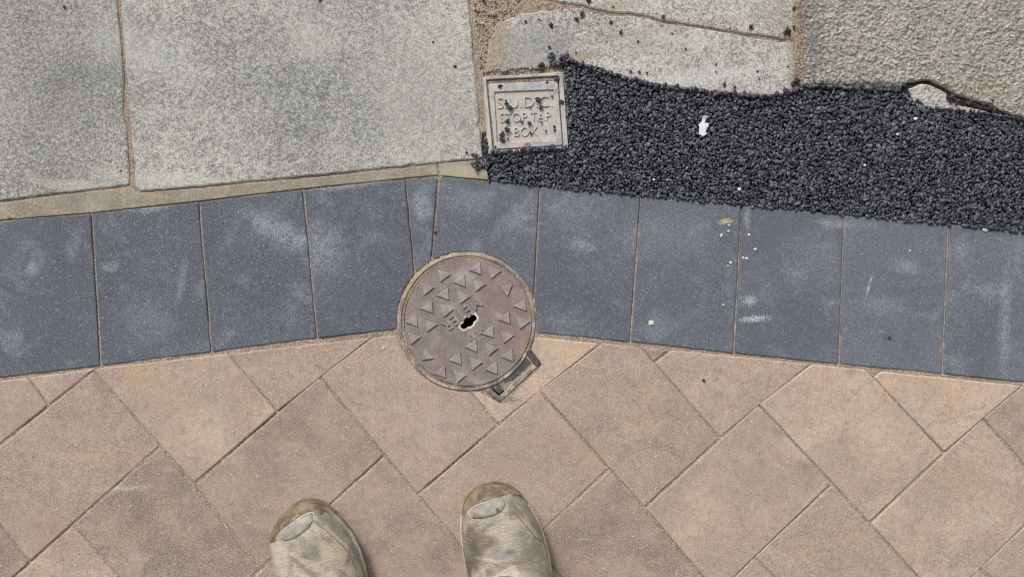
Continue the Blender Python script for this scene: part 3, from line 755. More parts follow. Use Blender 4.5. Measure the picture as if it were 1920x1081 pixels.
lid = link("lid", prism(circle(*W2(*LIDC), 119.2 * S, 128), -.012, .0012, .0007), m_lid, mc)
KH = [(700, 435), (750, 430), (800, 490), (790, 530), (735, 570), (720, 620), (670, 665), (620, 670), (560, 715), (510, 715), (470, 670), (475, 630), (535, 590), (550, 530), (590, 490), (640, 490)]
kh = [(820 + x / 10.81, 550 + y / 10.81) for x, y in KH]
def cutter(poly_px, parent_o):
    m = prism(pw(poly_px), -.09, .05, .0001)
    return m
boolean_cut(lid, cutter(kh, lid))
bpy.context.view_layer.update()
# the notch at the hinge: the lid is cut back to the arc and a lower flange fills it
flange = [(984.8, 668), (997.7, 680.5), (949, 727), (936.5, 738.5), (922.5, 726.5), (905, 700), (960, 660)]
link("hinge_flange", prism(pw(flange), -.010, -.0006, .0006, step=.004), m_hinge, lid)
# bright wear plate round the keyhole
kc = (sum(p[0] for p in kh) / len(kh), sum(p[1] for p in kh) / len(kh))
def grow(p, d):
    q = ccw(pw(p)); return offset_in(q, -d * S)
ko = jitter(resample(grow(kh, 4.2), .0012), .0016, 200, 4.0)
pl = link("keyhole_plate", prism(ko, .0006, .0017, .0002), m_plate, lid)
boolean_cut(pl, cutter([(kc[0] + (x - kc[0]) * 1.02, kc[1] + (y - kc[1]) * 1.02) for x, y in kh], pl))
# chamber under the lid, its shade painted as a black floor
link("chamber_floor", prism(circle(*W2(*LIDC), 110 * S, 48), -.049, -.045, .0005), M("chamber_shade_black", .9, .1).done((.006, .006, .006)), frame)

z2 = lambda x, y: (730 + x / 3.603, 460 + y / 3.603)
UP = [(588, 160), (483, 243), (372, 332), (262, 420), (160, 512), (893, 405), (783, 492), (675, 587), (562, 680), (805, 745), (455, 767), (350, 857), (700, 832)]
DN = [(708, 180), (365, 203), (602, 268), (255, 292), (498, 350), (385, 440), (275, 540), (165, 625), (900, 522), (792, 615), (687, 700), (580, 795), (473, 883)]
tri_u = [(-48, 5), (24, -42), (30, 34)]
tri_d = [(-37, -38), (46, -8), (-16, 40)]
def stud(tri, cx, cy, k=1.0):
    pp = [z2(cx + x * k, cy + y * k) for x, y in tri]
    link("raised_triangle", prism(pw(pp), .0009, .0034, .0006), m_stud, lid)
for c in UP: stud(tri_u, *c, 1.10)
for c in DN: stud(tri_d, *c, 1.10)
stud([(-42, -16), (42, -26), (8, 56)], 790, 290); stud([(-36, 34), (-8, -42), (44, 22)], 256, 740)
ang = math.atan2(-(609 - 568.5), (839.4 - 893))      # reads from upper right to lower left
link("lettering", text_mesh("METER", W2(866.5, 589), 84 * S, 19 * S, ang, .0009, .0032, -.002), m_stud, lid)
link("lettering", text_mesh("YW", W2(891.5, 622), 36 * S, 18 * S, ang, .0009, .0028, -.002), m_stud, lid)

# ------------------------------------------------------------------ square stop tap box
sb = empty("stop_tap_box", (*W2(986, 213), 0), label='square grey iron stop tap box with raised lettering beside black tarmac', category='stop tap cover')
o4 = pw([(905.5, 145), (1055, 136), (1066, 278), (915, 290)]); i4 = pw([(911.5, 150), (1047.5, 142.5), (1056.5, 274.5), (924, 282.5)])
def rs(p, r=.0025):
    return resample(ccw(p), 99, r)
link("frame", ring(rs(o4, .004), rs(i4, .002), -.03, .0018, .0008), m_box, sb)
l4 = pw([(915.5, 157), (1045.5, 152), (1054.5, 272.5), (928, 280)]); r4 = pw([(927, 173), (1037.4, 168.6), (1042.4, 263.5), (932.5, 267.4)])
slid = link("lid", ring(rs(l4, .003), rs(r4, .001), -.02, .0011, .0008), m_box, sb)
link("panel", prism(offset_in(ccw(r4), -.002), -.02, -.0014, .0002), m_panel, slid)
ta = math.radians(2.2)
for s_, c, wd, hg in (("S.U.D.C.", (984, 191.5), 103, 20), ("STOP TAP", (985, 219.5), 95, 17), ("BOX", (986, 246.5), 44, 17)):
    link("lettering", text_mesh(s_, W2(*c), wd * S, hg * S, ta, -.0016, .0006, -.014), m_letter, slid)
for c in ((982.5, 163), (1043.5, 170), (1048.5, 258)):
    link("boss", ring(circle(*W2(*c), 3.6 * S, 20), circle(*W2(*c), 2.6 * S, 20), .0008, .0014, .0001), m_box, slid)
link("key_notch", prism(circle(*W2(988, 273), 6 * S, 14), .0, .0026, .0014, step=.001, amp=.0009, seed=3), m_grav, slid)
link("groove_dirt", prism(pw([(913, 151), (1047, 144), (1046, 151), (914.5, 156.5)]), -.01, -.0012, .0003, step=.003, amp=.0004), m_grav, sb)

# ------------------------------------------------------------------ loose crumbs of tarmac (traced one by one)
shapes = []
for i in range(10):
    bm = bmesh.new(); bmesh.ops.create_icosphere(bm, subdivisions=3, radius=1.0)
    n = 2 + i % 3; cen = [Vector((random.uniform(-.5, .5), random.uniform(-.5, .5), random.uniform(-.2, .2))) for _ in range(n)]
    for v in bm.verts:
        d = v.co.normalized(); r = .62 + .45 * noise.noise(d * 1.6 + Vector((i * 7, 0, 0))) + .22 * noise.noise(d * 4.5 + Vector((i * 3, 5, 0)))
        v.co = d * r * 1.25; v.co.z *= .75
    me = bpy.data.meshes.new("crumb"); bm.to_mesh(me); bm.free(); me.polygons.foreach_set('use_smooth', [False] * len(me.polygons))
    at = me.attributes.new('tone', 'FLOAT', 'POINT'); at.data.foreach_set('value', [random.uniform(.0, .25)] * len(me.vertices)); me.materials.append(m_tar); shapes.append(me)
CR = {'slab': [(892, 22, 6), (985, 41, 6), (1011, 37, 4), (1033, 48, 9), (1081, 37, 8), (1091, 27, 10), (1145, 42, 7), (1164, 61, 7), (1196, 78, 5), (1260, 63, 4), (1030, 89, 6), (1045, 97, 3), (1062, 99, 3), (1080, 99, 4),
                (1137, 78, 3), (1220, 99, 3), (1182, 134, 6), (1199, 136, 6), (1213, 137, 5), (1358, 159, 7), (1377, 164, 5), (1377, 173, 9), (1342, 121, 4), (1342, 135, 4), (1420, 134, 4), (1285, 92, 5), (1395, 171, 4), (1477, 125, 4), (1423, 148, 4),
                (1015, 123, 12), (1012, 130, 8), (968, 135, 5), (1036, 107, 10), (1035, 101, 6)],
      'top': [(907, 2, 8), (1103, 2, 9), (1057, 4, 4), (1243, 32, 8), (1408, 51, 9), (1369, 53, 4), (1477, 60, 13), (1471, 63, 7), (1488, 52, 7), (1488, 16, 7), (1150, 13, 4)],
      'left': [(121, 14, 6), (600, 0, 8), (812, 79, 4), (853, 125, 6), (880, 173, 3), (875, 286, 5), (892, 292, 8), (886, 290, 6), (227, 320, 4)],
      'rough': [(1570, 52, 5), (1540, 156, 10), (1493, 152, 12), (1486, 157, 9), (1473, 171, 11), (1693, 160, 8), (1782, 190, 8), (1776, 183, 9), (1783, 181, 10), (1820, 190, 7), (1860, 189, 6), (1843, 197, 9), (1855, 201, 12), (1862, 207, 9), (1908, 190, 5), (1793, 194, 7)],
      'box': [(937.5, 162.5, 9), (1026, 155, 5), (1045, 149, 9), (1041, 151, 5), (950, 196, 9), (956.6, 203, 10), (949, 190, 5), (1009, 188, 10), (1014, 202, 8), (1053, 191.6, 10), (951.6, 228, 9), (978, 229, 5), (992.4, 231.6, 8), (1015, 230, 5), (950.8, 243, 12),
              (943, 249, 7), (940, 253, 8), (941.6, 261.5, 11), (995, 250, 6), (1023.7, 246, 5), (1039, 238, 6), (1040, 245, 5), (994, 201.6, 4), (1035, 181, 5), (984, 281, 10), (952, 260, 5), (929, 276, 5)],
      'gap': [(917, 260, 9), (910, 264, 10), (907, 250, 8), (911, 274, 9), (912, 282, 8)],
      'block': [(816, 435, 6), (1319, 712, 6), (896, 325, 3), (1660, 633, 3)]}
LAB = {'slab': 'loose black tarmac crumb on the pale cracked flagstone above the tarmac', 'top': 'loose black tarmac crumb beyond the sandy crack at the top', 'left': 'black tarmac crumb lying on the large grey flagstone left of the stop tap box',
       'rough': 'black tarmac crumb at the edge of the rough flagstone upper right', 'box': 'loose black tarmac crumb lying on the square stop tap box', 'gap': 'black tarmac crumb in the gap left of the stop tap box', 'block': None}
GRP = {'slab': 'tarmac crumbs on the cracked flagstone', 'top': 'tarmac crumbs beyond the sandy crack', 'left': 'tarmac crumbs on the large grey flagstone', 'rough': 'tarmac crumbs along the rough flagstone', 'box': 'tarmac crumbs on the stop tap box', 'gap': 'tarmac crumbs in the gap beside the stop tap box'}
BL = ['black tarmac crumb in the wedge joint above the round cover', 'single dark crumb alone on the buff block right of the round cover', 'tiny black crumb on the mortar below the stop tap box', 'tiny black crumb on the grey edging block lower right']
ORD = ['', 'first', 'second', 'third', 'fourth', 'fifth', 'sixth', 'seventh', 'eighth', 'ninth', 'tenth', 'eleventh', 'twelfth', 'thirteenth', 'fourteenth', 'fifteenth', 'sixteenth', 'seventeenth', 'eighteenth', 'nineteenth', 'twentieth']
def ordw(n): return ORD[n] if n <= 20 else ('thirtieth' if n == 30 else ('twenty ' if n < 30 else 'thirty ') + ORD[n % 10])
WHERE = {'slab': 'on the pale cracked flagstone, {} from the left', 'top': 'beyond the sandy crack at the top, {} from the left', 'left': 'on the large grey flagstones, {} from the left',
         'rough': 'along the rough flagstone edge, {} from the left', 'gap': 'in the gap left of the stop tap box, {} from the top'}
BOXM = [(942, 192, 'the first letter S'), (962, 191, 'the letter U'), (993, 190, 'the letter D'), (1022, 189, 'the letter C'), (962, 222, 'the word STOP'), (1008, 219, 'the word TAP'), (968, 248, 'the letter B'), (985, 247, 'the letter O below'), (1001, 246, 'the letter X'),
        (915, 150, 'the top left corner'), (1050, 142, 'the top right corner'), (1060, 272, 'the bottom right corner'), (922, 284, 'the bottom left corner'), (988, 273, 'the bottom notch'), (1052, 200, 'the right rim'), (943, 246, 'the left panel edge'), (940, 255, 'the lower left panel'), (1038, 245, 'the lower right panel')]
def sizew(d): return 'tiny' if d <= 4 else 'small' if d <= 6 else 'medium' if d <= 8 else 'large' if d <= 10 else 'very large'
def crumb_label(key, lst, i):
    px, py, d = lst[i]
    if key == 'block': return BL[i]
    if key == 'box':
        m = min(BOXM, key=lambda q: math.dist(q[:2], (px, py))); dx, dy = px - m[0], py - m[1]
        rel = 'on' if math.hypot(dx, dy) < 7 else ('right of' if dx > 0 else 'left of') if abs(dx) > abs(dy) else ('below' if dy > 0 else 'above')
        return '%s tarmac crumb %s %s on the stop tap box' % (sizew(d), rel, m[2])
    order = sorted(range(len(lst)), key=lambda k: lst[k][1 if key == 'gap' else 0])
    return '%s tarmac crumb %s' % (sizew(d), WHERE[key].format(ordw(order.index(i) + 1)))
for key, lst in CR.items():
    for i, (px, py, d) in enumerate(lst):
        o = bpy.data.objects.new("tarmac_crumb", shapes[(i * 3 + len(key)) % 10]); COL.objects.link(o)
        r = d * .5 * S * 1.05; z = {'box': .0002, 'gap': -.003}.get(key, .0003)
        o.location = (*W2(px, py), z + r * .55); o.scale = (r * random.uniform(.9, 1.2), r * random.uniform(.8, 1.05), r * .9); o.rotation_euler = (0, 0, random.uniform(0, 6.28))
        o['category'] = 'crumb'; o['label'] = crumb_label(key, lst, i)
        if LAB[key]: o['group'] = GRP[key]

# other small litter
def blob(name, px, py, d, col, label, cat, z=.0006, h=.4, out=None, rough=.8, group=None, ang=0.0):
    bm = bmesh.new(); bmesh.ops.create_icosphere(bm, subdivisions=3, radius=1.0); sd_ = px * .37
    for v in bm.verts:
        q = v.co.normalized(); r = 1 + .35 * noise.noise(q * 1.8 + Vector((sd_, 0, 0))) + .18 * noise.noise(q * 5 + Vector((sd_, 3, 0))); v.co = q * r
    me = bpy.data.meshes.new(name); bm.to_mesh(me); bm.free()
    s_ = M(name + "_surface", rough, .3); f = s_.noise(500, 3, .7, s_.pos)
    me.materials.append(s_.done(s_.mix(s_.ramp(f, .3, .7), tuple(c * .75 for c in col), tuple(min(.9, c * 1.15) for c in col)), s_.bump(f, .0004)))
    o = bpy.data.objects.new(name, me); COL.objects.link(o); r = d * .5 * S
    o.scale = (r, r * .8, r * h); o.location = (*W2(px, py), z + r * h * .4); o.rotation_euler = (0, 0, ang)
    props(o, label=label, category=cat, group=group); return o
blob("stone_chip", 1221, 605, 11, (.62, .64, .52), 'pale greenish chip on the grey edging block right of the round cover', 'chip', h=.3)
blob("stone_chip", 1716, 223, 7, (.75, .72, .62), 'small white chip on the tarmac below the broken slab corner', 'chip', z=.001)
blob("stone_chip", 1682, 252, 6, (.70, .62, .48), 'small cream chip on the tarmac left of the white chip', 'chip', z=.001)
blob("stone_chip", 1386, 355, 7, (.66, .60, .48), 'small cream chip near the lower edge of the tarmac', 'chip', z=.001)
blob("stone_chip", 1226, 337, 5, (.66, .60, .48), 'tiny cream chip on the tarmac above the second joint right of the cover', 'chip', z=.001)
blob("stone_chip", 1621, 310, 5, (.72, .70, .64), 'tiny white chip in the middle of the tarmac', 'chip', z=.001)
blob("stone_chip", 1656, 68, 6, (.85, .75, .42), 'small yellow chip on the rough flagstone upper right', 'chip', z=.001)
blob("stone_chip", 1521, 39, 6, (.80, .77, .66), 'small white chip at the left edge of the rough flagstone', 'chip', z=.001)
blob("stone_chip", 925, 26, 10, (.36, .38, .40), 'blue grey pebble in the sandy strip beside the large flagstone', 'pebble', h=.6)
blob("stone_chip", 946, 132, 12, (.26, .26, .30), 'flat grey pebble just above the stop tap box', 'pebble', h=.45)
blob("stone_chip", 905, 44, 6, (.62, .52, .42), 'small buff pebble low in the sandy strip', 'pebble', h=.6)
blob("stone_chip", 1847, 461, 0.1, (.7, .7, .6), 'x', 'chip') if False else None
for n_, (x, y, d) in enumerate(sorted([(1353, 440, 5), (1352, 443, 4), (1366, 433, 5), (1367, 422, 5), (1370, 492, 6), (1365, 498, 4), (1393, 483, 5), (1400, 484, 6), (1416, 467, 6), (1404, 440, 5), (1356, 571, 4), (1706, 469, 4)])):
    blob("stone_chip", x, y, d, (.70, .68, .58), 'tiny pale stone chip on the right hand edging blocks, %s from the left' % ordw(n_ + 1), 'chip', h=.4, z=.0003, group='pale chips scattered on the edging blocks')
blob("stone_chip", 1848, 429, 12, (.50, .52, .50), 'flat pale chip on the top edge of the rightmost edging block', 'chip', h=.25, z=.0002)
blob("stone_chip", 719, 652, 5, (.72, .66, .56), 'tiny white chip on the buff block left of the round cover', 'chip', h=.4, z=.0002)
blob("stone_chip", 564, 987, 5, (.72, .66, .58), 'tiny white chip on the block just above the left boot', 'chip', h=.4, z=.0002)

# white scrap on the tarmac
sp = [(326, 340), (350, 335), (385, 325), (415, 335), (418, 385), (395, 430), (375, 490), (400, 500), (440, 490), (465, 520), (462, 580), (425, 600), (410, 650), (395, 700), (430, 725), (400, 765), (365, 780), (330, 805), (290, 775), (240, 745), (250, 660), (250, 590), (230, 535), (260, 500), (300, 480), (315, 420)]
sp = [(1290 + x / 12.01, 190 + y / 12.01) for x, y in sp]
scrap = prism(pw(sp), .0008, .0030, .0009, step=.0012, amp=.0004)
sm = M("white_scrap", .6, .3); f = sm.noise(300, 3, .6, sm.pos); c = sm.mix(sm.blot(1321, 220, 7, 7, 0, .5, .6), (.70, .71, .70), (.36, .45, .56))
o = link("paper_scrap", scrap, sm.done(c, sm.bump(f, .0015)))
props(o, label='small crumpled white scrap with a frayed bluish top on the tarmac', category='litter')

# ------------------------------------------------------------------ person: boots and trouser legs
def mat_leather(name, c0, c1, c2, blots, seed=0):
    s = M(name, .62, .35); v = s.pos
    g = s.noise(28, 5, .65, v, dist=.8); f = s.noise(420, 3, .7, v); h = s.noise(60, 4, .7, v, dist=1.2, stretch=(1, 1.5, .5))
    c = s.mix(s.ramp(g, .34, .60), c0, c1); c = s.mix(s.ramp(s.noise(48, 5, .7, v, dist=.6), .52, .74, 0, .65), c, c2); c = s.mix(s.ramp(f, .5, .75, 0, .25), c, (c1[0] * 1.3, c1[1] * 1.3, c1[2] * 1.3))
    for b in blots: c = s.mix(s.math('MULTIPLY', s.blot(*b[:5], soft=.8, nz=1.9, nscale=60), b[5]), c, b[6])
    cr = s.noise(60, 3, .6, v, dist=1.0, stretch=(.5, 2.0, .2)); cr = s.ramp(s.math('ABSOLUTE', s.math('SUBTRACT', cr, .5)), 0, .06); nrm = s.bump(s.math('ADD', s.math('MULTIPLY', f, .3), s.noise(45, 4, .6, v)), .0011, 1.0); nrm = s.bump(cr, .0005, .6, nrm); c = s.mix(s.math('MULTIPLY', s.ramp(cr, .45, 0), s.ramp(g, .4, .6, 0, .22)), c, (c0[0] * .5, c0[1] * .5, c0[2] * .5))
    return s.done(c, nrm)
BR_ = (.125, .10, .082); GY = (.23, .24, .25); CRM = (.50, .44, .345)
m_boot = mat_leather("dusty_leather", (.21, .182, .15), (.47, .405, .32), (.185, .163, .145), [
    (893, 1010, 20, 55, 0, .95, BR_), (905, 985, 30, 18, 20, .7, (.17, .14, .11)), (920, 1040, 12, 9, 0, .9, (.15, .12, .095)), (952, 1012, 22, 11, -8, .8, GY), (975, 985, 17, 15, 0, .7, (.25, .25, .245)), (945, 1024, 30, 2.5, 3, .8, (.12, .11, .10)), (960, 995, 24, 20, 0, .5, CRM),
    (1000, 1030, 24, 40, 0, .6, (.24, .21, .175)), (880, 1050, 10, 40, 0, .8, (.11, .095, .08)), (940, 975, 18, 14, 0, .5, (.55, .48, .38)), (925, 1022, 34, 5, 4, .7, (.56, .50, .40)), (955, 1007, 12, 6, 0, .8, (.13, .135, .14)), (560, 1000, 8, 12, 0, .5, (.28, .26, .22)), (590, 1035, 30, 6, 35, .7, (.20, .18, .15)), (610, 1030, 20, 8, 30, .5, (.56, .49, .37)), (650, 1075, 12, 12, 0, .6, (.22, .195, .16)), (535, 1060, 10, 20, 0, .6, (.20, .18, .155)), (930, 1060, 50, 8, 0, .5, (.50, .44, .34)), (545, 1020, 24, 40, 0, .7, (.54, .49, .39)), (600, 985, 14, 12, 0, .6, (.44, .36, .28)), (612, 1052, 40, 12, 35, .8, (.20, .185, .165)), (575, 1065, 14, 20, -30, .6, (.24, .225, .20)), (632, 1010, 12, 20, 0, .5, (.53, .44, .32)), (640, 1050, 14, 14, 0, .6, (.52, .44, .33))])
def mat_rubber():
    s = M("olive_rubber", .42, .4); g = s.noise(26, 4, .6, s.pos); f = s.noise(300, 3, .7, s.pos)
    c = s.mix(s.ramp(s.noise(40, 5, .7, s.pos), .36, .64), (.095, .070, .040), (.27, .22, .14)); c = s.mix(s.ramp(f, .55, .78, 0, .3), c, (.36, .32, .24)); c = s.mix(s.math('MULTIPLY', s.blot(950, 925, 22, 8, -10, .6, 1.2), .7), c, (.22, .13, .05))
    return s.done(c, s.bump(f, .0005))
m_rub = mat_rubber()
def mat_pad():
    s = M("scuffed_toe_pad", .5, .35); g = s.noise(50, 4, .65, s.pos, dist=.5); f = s.noise(300, 3, .7, s.pos)
    c = s.mix(s.ramp(g, .35, .65), (.215, .20, .165), (.335, .315, .27)); c = s.mix(s.ramp(f, .55, .78, 0, .3), c, (.42, .40, .34))
    for q in [(893, 955, 8, 9, 20, .8, (.17, .14, .10)), (912, 962, 5, 5, 0, .9, (.62, .66, .68)), (935, 935, 4, 7, -20, .9, (.09, .08, .06)), (900, 945, 14, 4, 20, .7, (.16, .13, .09)), (587, 980, 3, 7, -40, .8, (.16, .17, .19))]:
        c = s.mix(s.math('MULTIPLY', s.blot(*q[:5], soft=.6, nz=1.4, nscale=150), q[5]), c, q[6])
    return s.done(c, s.bump(s.math('ADD', g, f), .0007))
m_pad = mat_pad()
m_sole = mat_iron("dusty_sole_rubber", (.17, .15, .11), (.30, .27, .205), .1, rough=.7)
m_seam = mat_iron("dusty_welt", (.40, .38, .31), (.56, .53, .44), .1, rough=.75)
m_cloth = mat_iron("dark_work_trousers", (.035, .04, .05), (.06, .065, .075), .02, rough=.95)

person = empty("person", (*W2(775, 1220), 0), label='person standing at the bottom edge in scuffed dusty tan leather work boots', category='person')

def interp(tab, y):
    if y <= tab[0][0]: return tab[0][1:]
    for i in range(len(tab) - 1):
        a, b = tab[i], tab[i + 1]
        if y <= b[0]:
            t = (y - a[0]) / (b[0] - a[0]); return tuple(a[k] + (b[k] - a[k]) * t for k in range(1, len(a)))
    return tab[-1][1:]

def smooth_tab(tab, it=2):
    """finer, smoothed outline table (rounds the traced corners)"""
    ys = np.array([t[0] for t in tab], float); n = 90
    q = (np.linspace(0, 1, n) ** 2 * .5 + np.linspace(0, 1, n) * .5)
    yy = ys[0] + (ys[-1] - ys[0]) * (1 - np.cos(np.pi * np.linspace(0, 1, n))) / 2
    L = np.interp(yy, ys, [t[1] for t in tab]); R = np.interp(yy, ys, [t[2] for t in tab])
    for _ in range(it * 3):
        L[2:-2] = (L[1:-3] + 2 * L[2:-2] + L[3:-1]) / 4; R[2:-2] = (R[1:-3] + 2 * R[2:-2] + R[3:-1]) / 4
    return [(float(a), float(b), float(c)) for a, b, c in zip(yy, L, R)]

def build_boot(tab, label):
    y0, y1 = tab[0][0], tab[-1][0]
    T = smooth_tab(tab)
    top_tab = [(0, .030), (3, .040), (7, .049), (14, .058), (25, .0645), (45, .0695), (80, .072), (110, .073), (130, .077), (150, .086), (175, .104), (200, .126), (225, .145), (250, .155), (300, .160), (345, .158), (370, .150), (378, .120), (384, .045)]
    def hgt(py): return interp(top_tab, (py - y0) * 384 / (y1 - y0))[0]
    def field(px, py):
        """height of the upper over an outline position (pixel position at sole level)"""
        l, r = interp(T, py); c = (l + r) / 2; w_ = max((r - l) / 2, .5); u = min(1, abs(px - c) / w_)
        hh = hgt(py); shape = (1 - u ** 2.7) ** .52
        return .026 + (hh - .026) * shape
    zb = .012
    K = (H - zb) / H
    def XY(px, py): return ((px - 960) * S * K, (540.5 - py) * S * K)
    # upper: rows across
    N = 40; V = []; F = []
    rows = [t for t in T if True]
    for (py, l, r) in rows:
        c = (l + r) / 2; hw = max((r - l) / 2, .3)
        for k in range(N + 1):
            th = math.pi * k / N; u = -math.cos(th); uu = math.copysign(abs(u) ** .85, u) * .985
            px = c + hw * uu; z = field(px, py)
            if k in (0, N): z = .015
            # over the ankle the shaft narrows
            f2 = (py - y0) * 384 / (y1 - y0)
            if f2 > 150:
                q = min(1, (f2 - 150) / 80); q = q * q * (3 - 2 * q); px = c + hw * uu * (1 - .22 * q * math.sin(th))
            x, y = XY(px, py); V.append((x, y, z))
    n = N + 1
    for j in range(len(rows) - 1):
        for k in range(N): F.append((j * n + k, j * n + k + 1, (j + 1) * n + k + 1, (j + 1) * n + k))
    me = mesh_from(V, F); me.polygons.foreach_set('use_smooth', [True] * len(me.polygons))
    boot = link("boot", me, m_boot, person); boot['label'] = label
    bm = bmesh.new(); bm.from_mesh(me); bmesh.ops.recalc_face_normals(bm, faces=bm.faces); bm.to_mesh(me); bm.free()
    # sole: outline loop
    lft = [(l, py) for py, l, r in T]; rgt = [(r, py) for py, l, r in T]
    loop = [lft[0]] + lft[1:] + list(reversed(rgt[1:]))
    lp = [XY(*p) for p in loop]
    lp = resample(lp, .004)
    sole = link("sole", prism(offset_in(ccw(lp), .0009), .0005, .020, .0025), m_sole, boot)
    welt_o = offset_in(ccw(lp), .0003); welt_i = offset_in(ccw(lp), .0040)
    link("welt", ring(welt_o, welt_i, .012, .0215, .0018), m_sole, boot)

    def drape_grid(name, A_, B_, mat, lift=.0012, rowsn=14, fixA=True):
        """strip between two px polylines laid on the upper"""
        def rsm(p, m=40):
            L = [0]
            for i in range(len(p) - 1): L.append(L[-1] + math.dist(p[i], p[i + 1]))
            t = np.linspace(0, L[-1], m); return np.stack([np.interp(t, L, [q[0] for q in p]), np.interp(t, L, [q[1] for q in p])], 1)
        a, b = rsm(A_), rsm(B_); V = []; F = []; m = len(a)
        for _ in range(2):
            for arr in (a, b): arr[1:-1] = (arr[:-2] + 2 * arr[1:-1] + arr[2:]) / 4
        def base(p):
            q = p
            for _ in range(4):
                k = (H - field(*q)) / (H - zb); q = (960 + (p[0] - 960) * k, 540.5 + (p[1] - 540.5) * k)
            return q
        if fixA: a = np.array([base(p) for p in a])
        b = np.array([base(p) for p in b])
        if not fixA: rowsn = 30
        for j in range(rowsn + 1):
            t = j / rowsn
            if not fixA: t = max(0, (j - 1) / (rowsn - 1)) ** 2.4
            for i in range(m):
                p = a[i] * (1 - t) + b[i] * t
                edge = min(1.0, 4.0 * min(t if fixA else 1, 1 - t) + 0.0, (8.0 if fixA else 20.) * min(i, m - 1 - i) / m)
                x, y = XY(*p); V.append((x, y, (field(*p) if fixA or j > 1 else (.003, .021)[j]) + (lift * math.sqrt(edge) if edge > 0 else -.0006)))
        for j in range(rowsn):
            for i in range(m - 1): F.append((j * m + i, j * m + i + 1, (j + 1) * m + i + 1, (j + 1) * m + i))
        me = mesh_from(V, F); me.polygons.foreach_set('use_smooth', [True] * len(me.polygons))
        bm = bmesh.new(); bm.from_mesh(me); bmesh.ops.recalc_face_normals(bm, faces=bm.faces)
        if sum(f.normal.z for f in bm.faces) < 0: bmesh.ops.reverse_faces(bm, faces=bm.faces)
        bm.to_mesh(me); bm.free()
        return link(name, me, mat, boot)
    return boot, drape_grid, XY, field, T

# silhouettes measured in the photograph
LB = [(936, 578, 586), (938, 562, 600), (943, 552, 610), (950, 543, 619), (970, 524.5, 639), (996, 513.5, 660), (1014, 511.5, 669), (1028, 512.5, 676), (1067, 519.5, 688), (1105, 530, 694), (1150, 548, 696), (1200, 572, 696), (1250, 590, 702), (1290, 603, 704), (1308, 614, 698), (1320, 640, 672)]
RB = [(904.5, 925, 938), (907, 909, 950), (911, 897, 958), (918, 886, 968), (934, 872.5, 983), (948, 868, 994), (966, 865.5, 1005), (982, 865, 1012.5), (1017, 867.5, 1024), (1049, 873.5, 1031), (1081, 881, 1034), (1120, 893, 1033), (1170, 907, 1026), (1220, 917, 1026), (1260, 926, 1030), (1278, 938, 1022), (1290, 962, 996)]
b1, dg1, XY1, f1, T1 = build_boot(LB, 'left boot, toe turned out, pale dusty leather with a grey toe pad')
b2, dg2, XY2, f2, T2 = build_boot(RB, 'right boot, darker brown stained leather with a scuffed toe pad')
Z6 = lambda x, y: (480 + x / 5.66, 890 + y / 5.66)
Z7 = lambda x, y: (840 + x / 5.66, 890 + y / 5.66)
def outer_arc(T, ya, yb):
    l = [((a[1] + a[2]) / 2 + (a[1] - a[2]) / 2 * 1.004, a[0] - .8) for a in T if a[0] <= ya]; r = [((a[1] + a[2]) / 2 + (a[2] - a[1]) / 2 * 1.004, a[0] - .8) for a in T if a[0] <= yb]
    return list(reversed(l)) + r
dg1("toe_bumper", outer_arc(T1, 1016, 962), [Z6(200, 715), Z6(225, 630), Z6(300, 560), Z6(400, 490), Z6(500, 420), Z6(590, 385), Z6(690, 375), Z6(820, 420)], m_rub, fixA=False)
dg2("toe_bumper", outer_arc(T2, 962, 928), [Z7(160, 430), Z7(215, 370), Z7(300, 310), Z7(420, 275), Z7(500, 245), Z7(570, 235), Z7(640, 185), Z7(760, 200)], m_rub, fixA=False)
dg1("toe_pad", [Z6(235, 625), Z6(300, 570), Z6(400, 500), Z6(500, 425), Z6(590, 390), Z6(612, 400)], [Z6(250, 670), Z6(310, 705), Z6(400, 680), Z6(450, 650), Z6(560, 570), Z6(612, 480)], m_pad, .0022)
dg2("toe_pad", [Z7(225, 385), Z7(270, 330), Z7(380, 290), Z7(500, 245), Z7(580, 240), Z7(605, 290)], [Z7(235, 420), Z7(260, 468), Z7(380, 462), Z7(480, 440), Z7(570, 390), Z7(608, 310)], m_pad, .0024)
dg1("side_panel", [Z6(680, 345), Z6(760, 350), Z6(900, 470), Z6(1030, 620), Z6(1120, 800), Z6(1175, 1000), Z6(1190, 1100)], [Z6(680, 385), Z6(740, 430), Z6(860, 550), Z6(980, 670), Z6(1050, 800), Z6(1120, 960), Z6(1150, 1100)], m_pad, .0016)
dg2("side_panel", [Z7(640, 190), Z7(740, 210), Z7(860, 330), Z7(950, 480), Z7(1000, 600)], [Z7(610, 230), Z7(690, 290), Z7(790, 400), Z7(880, 530), Z7(1000, 640)], m_pad, .0016)

def side_line(T, ya, yb, side, off):
    return [((a[1] + off) if side < 0 else (a[2] - off), a[0]) for a in T if ya <= a[0] <= yb]

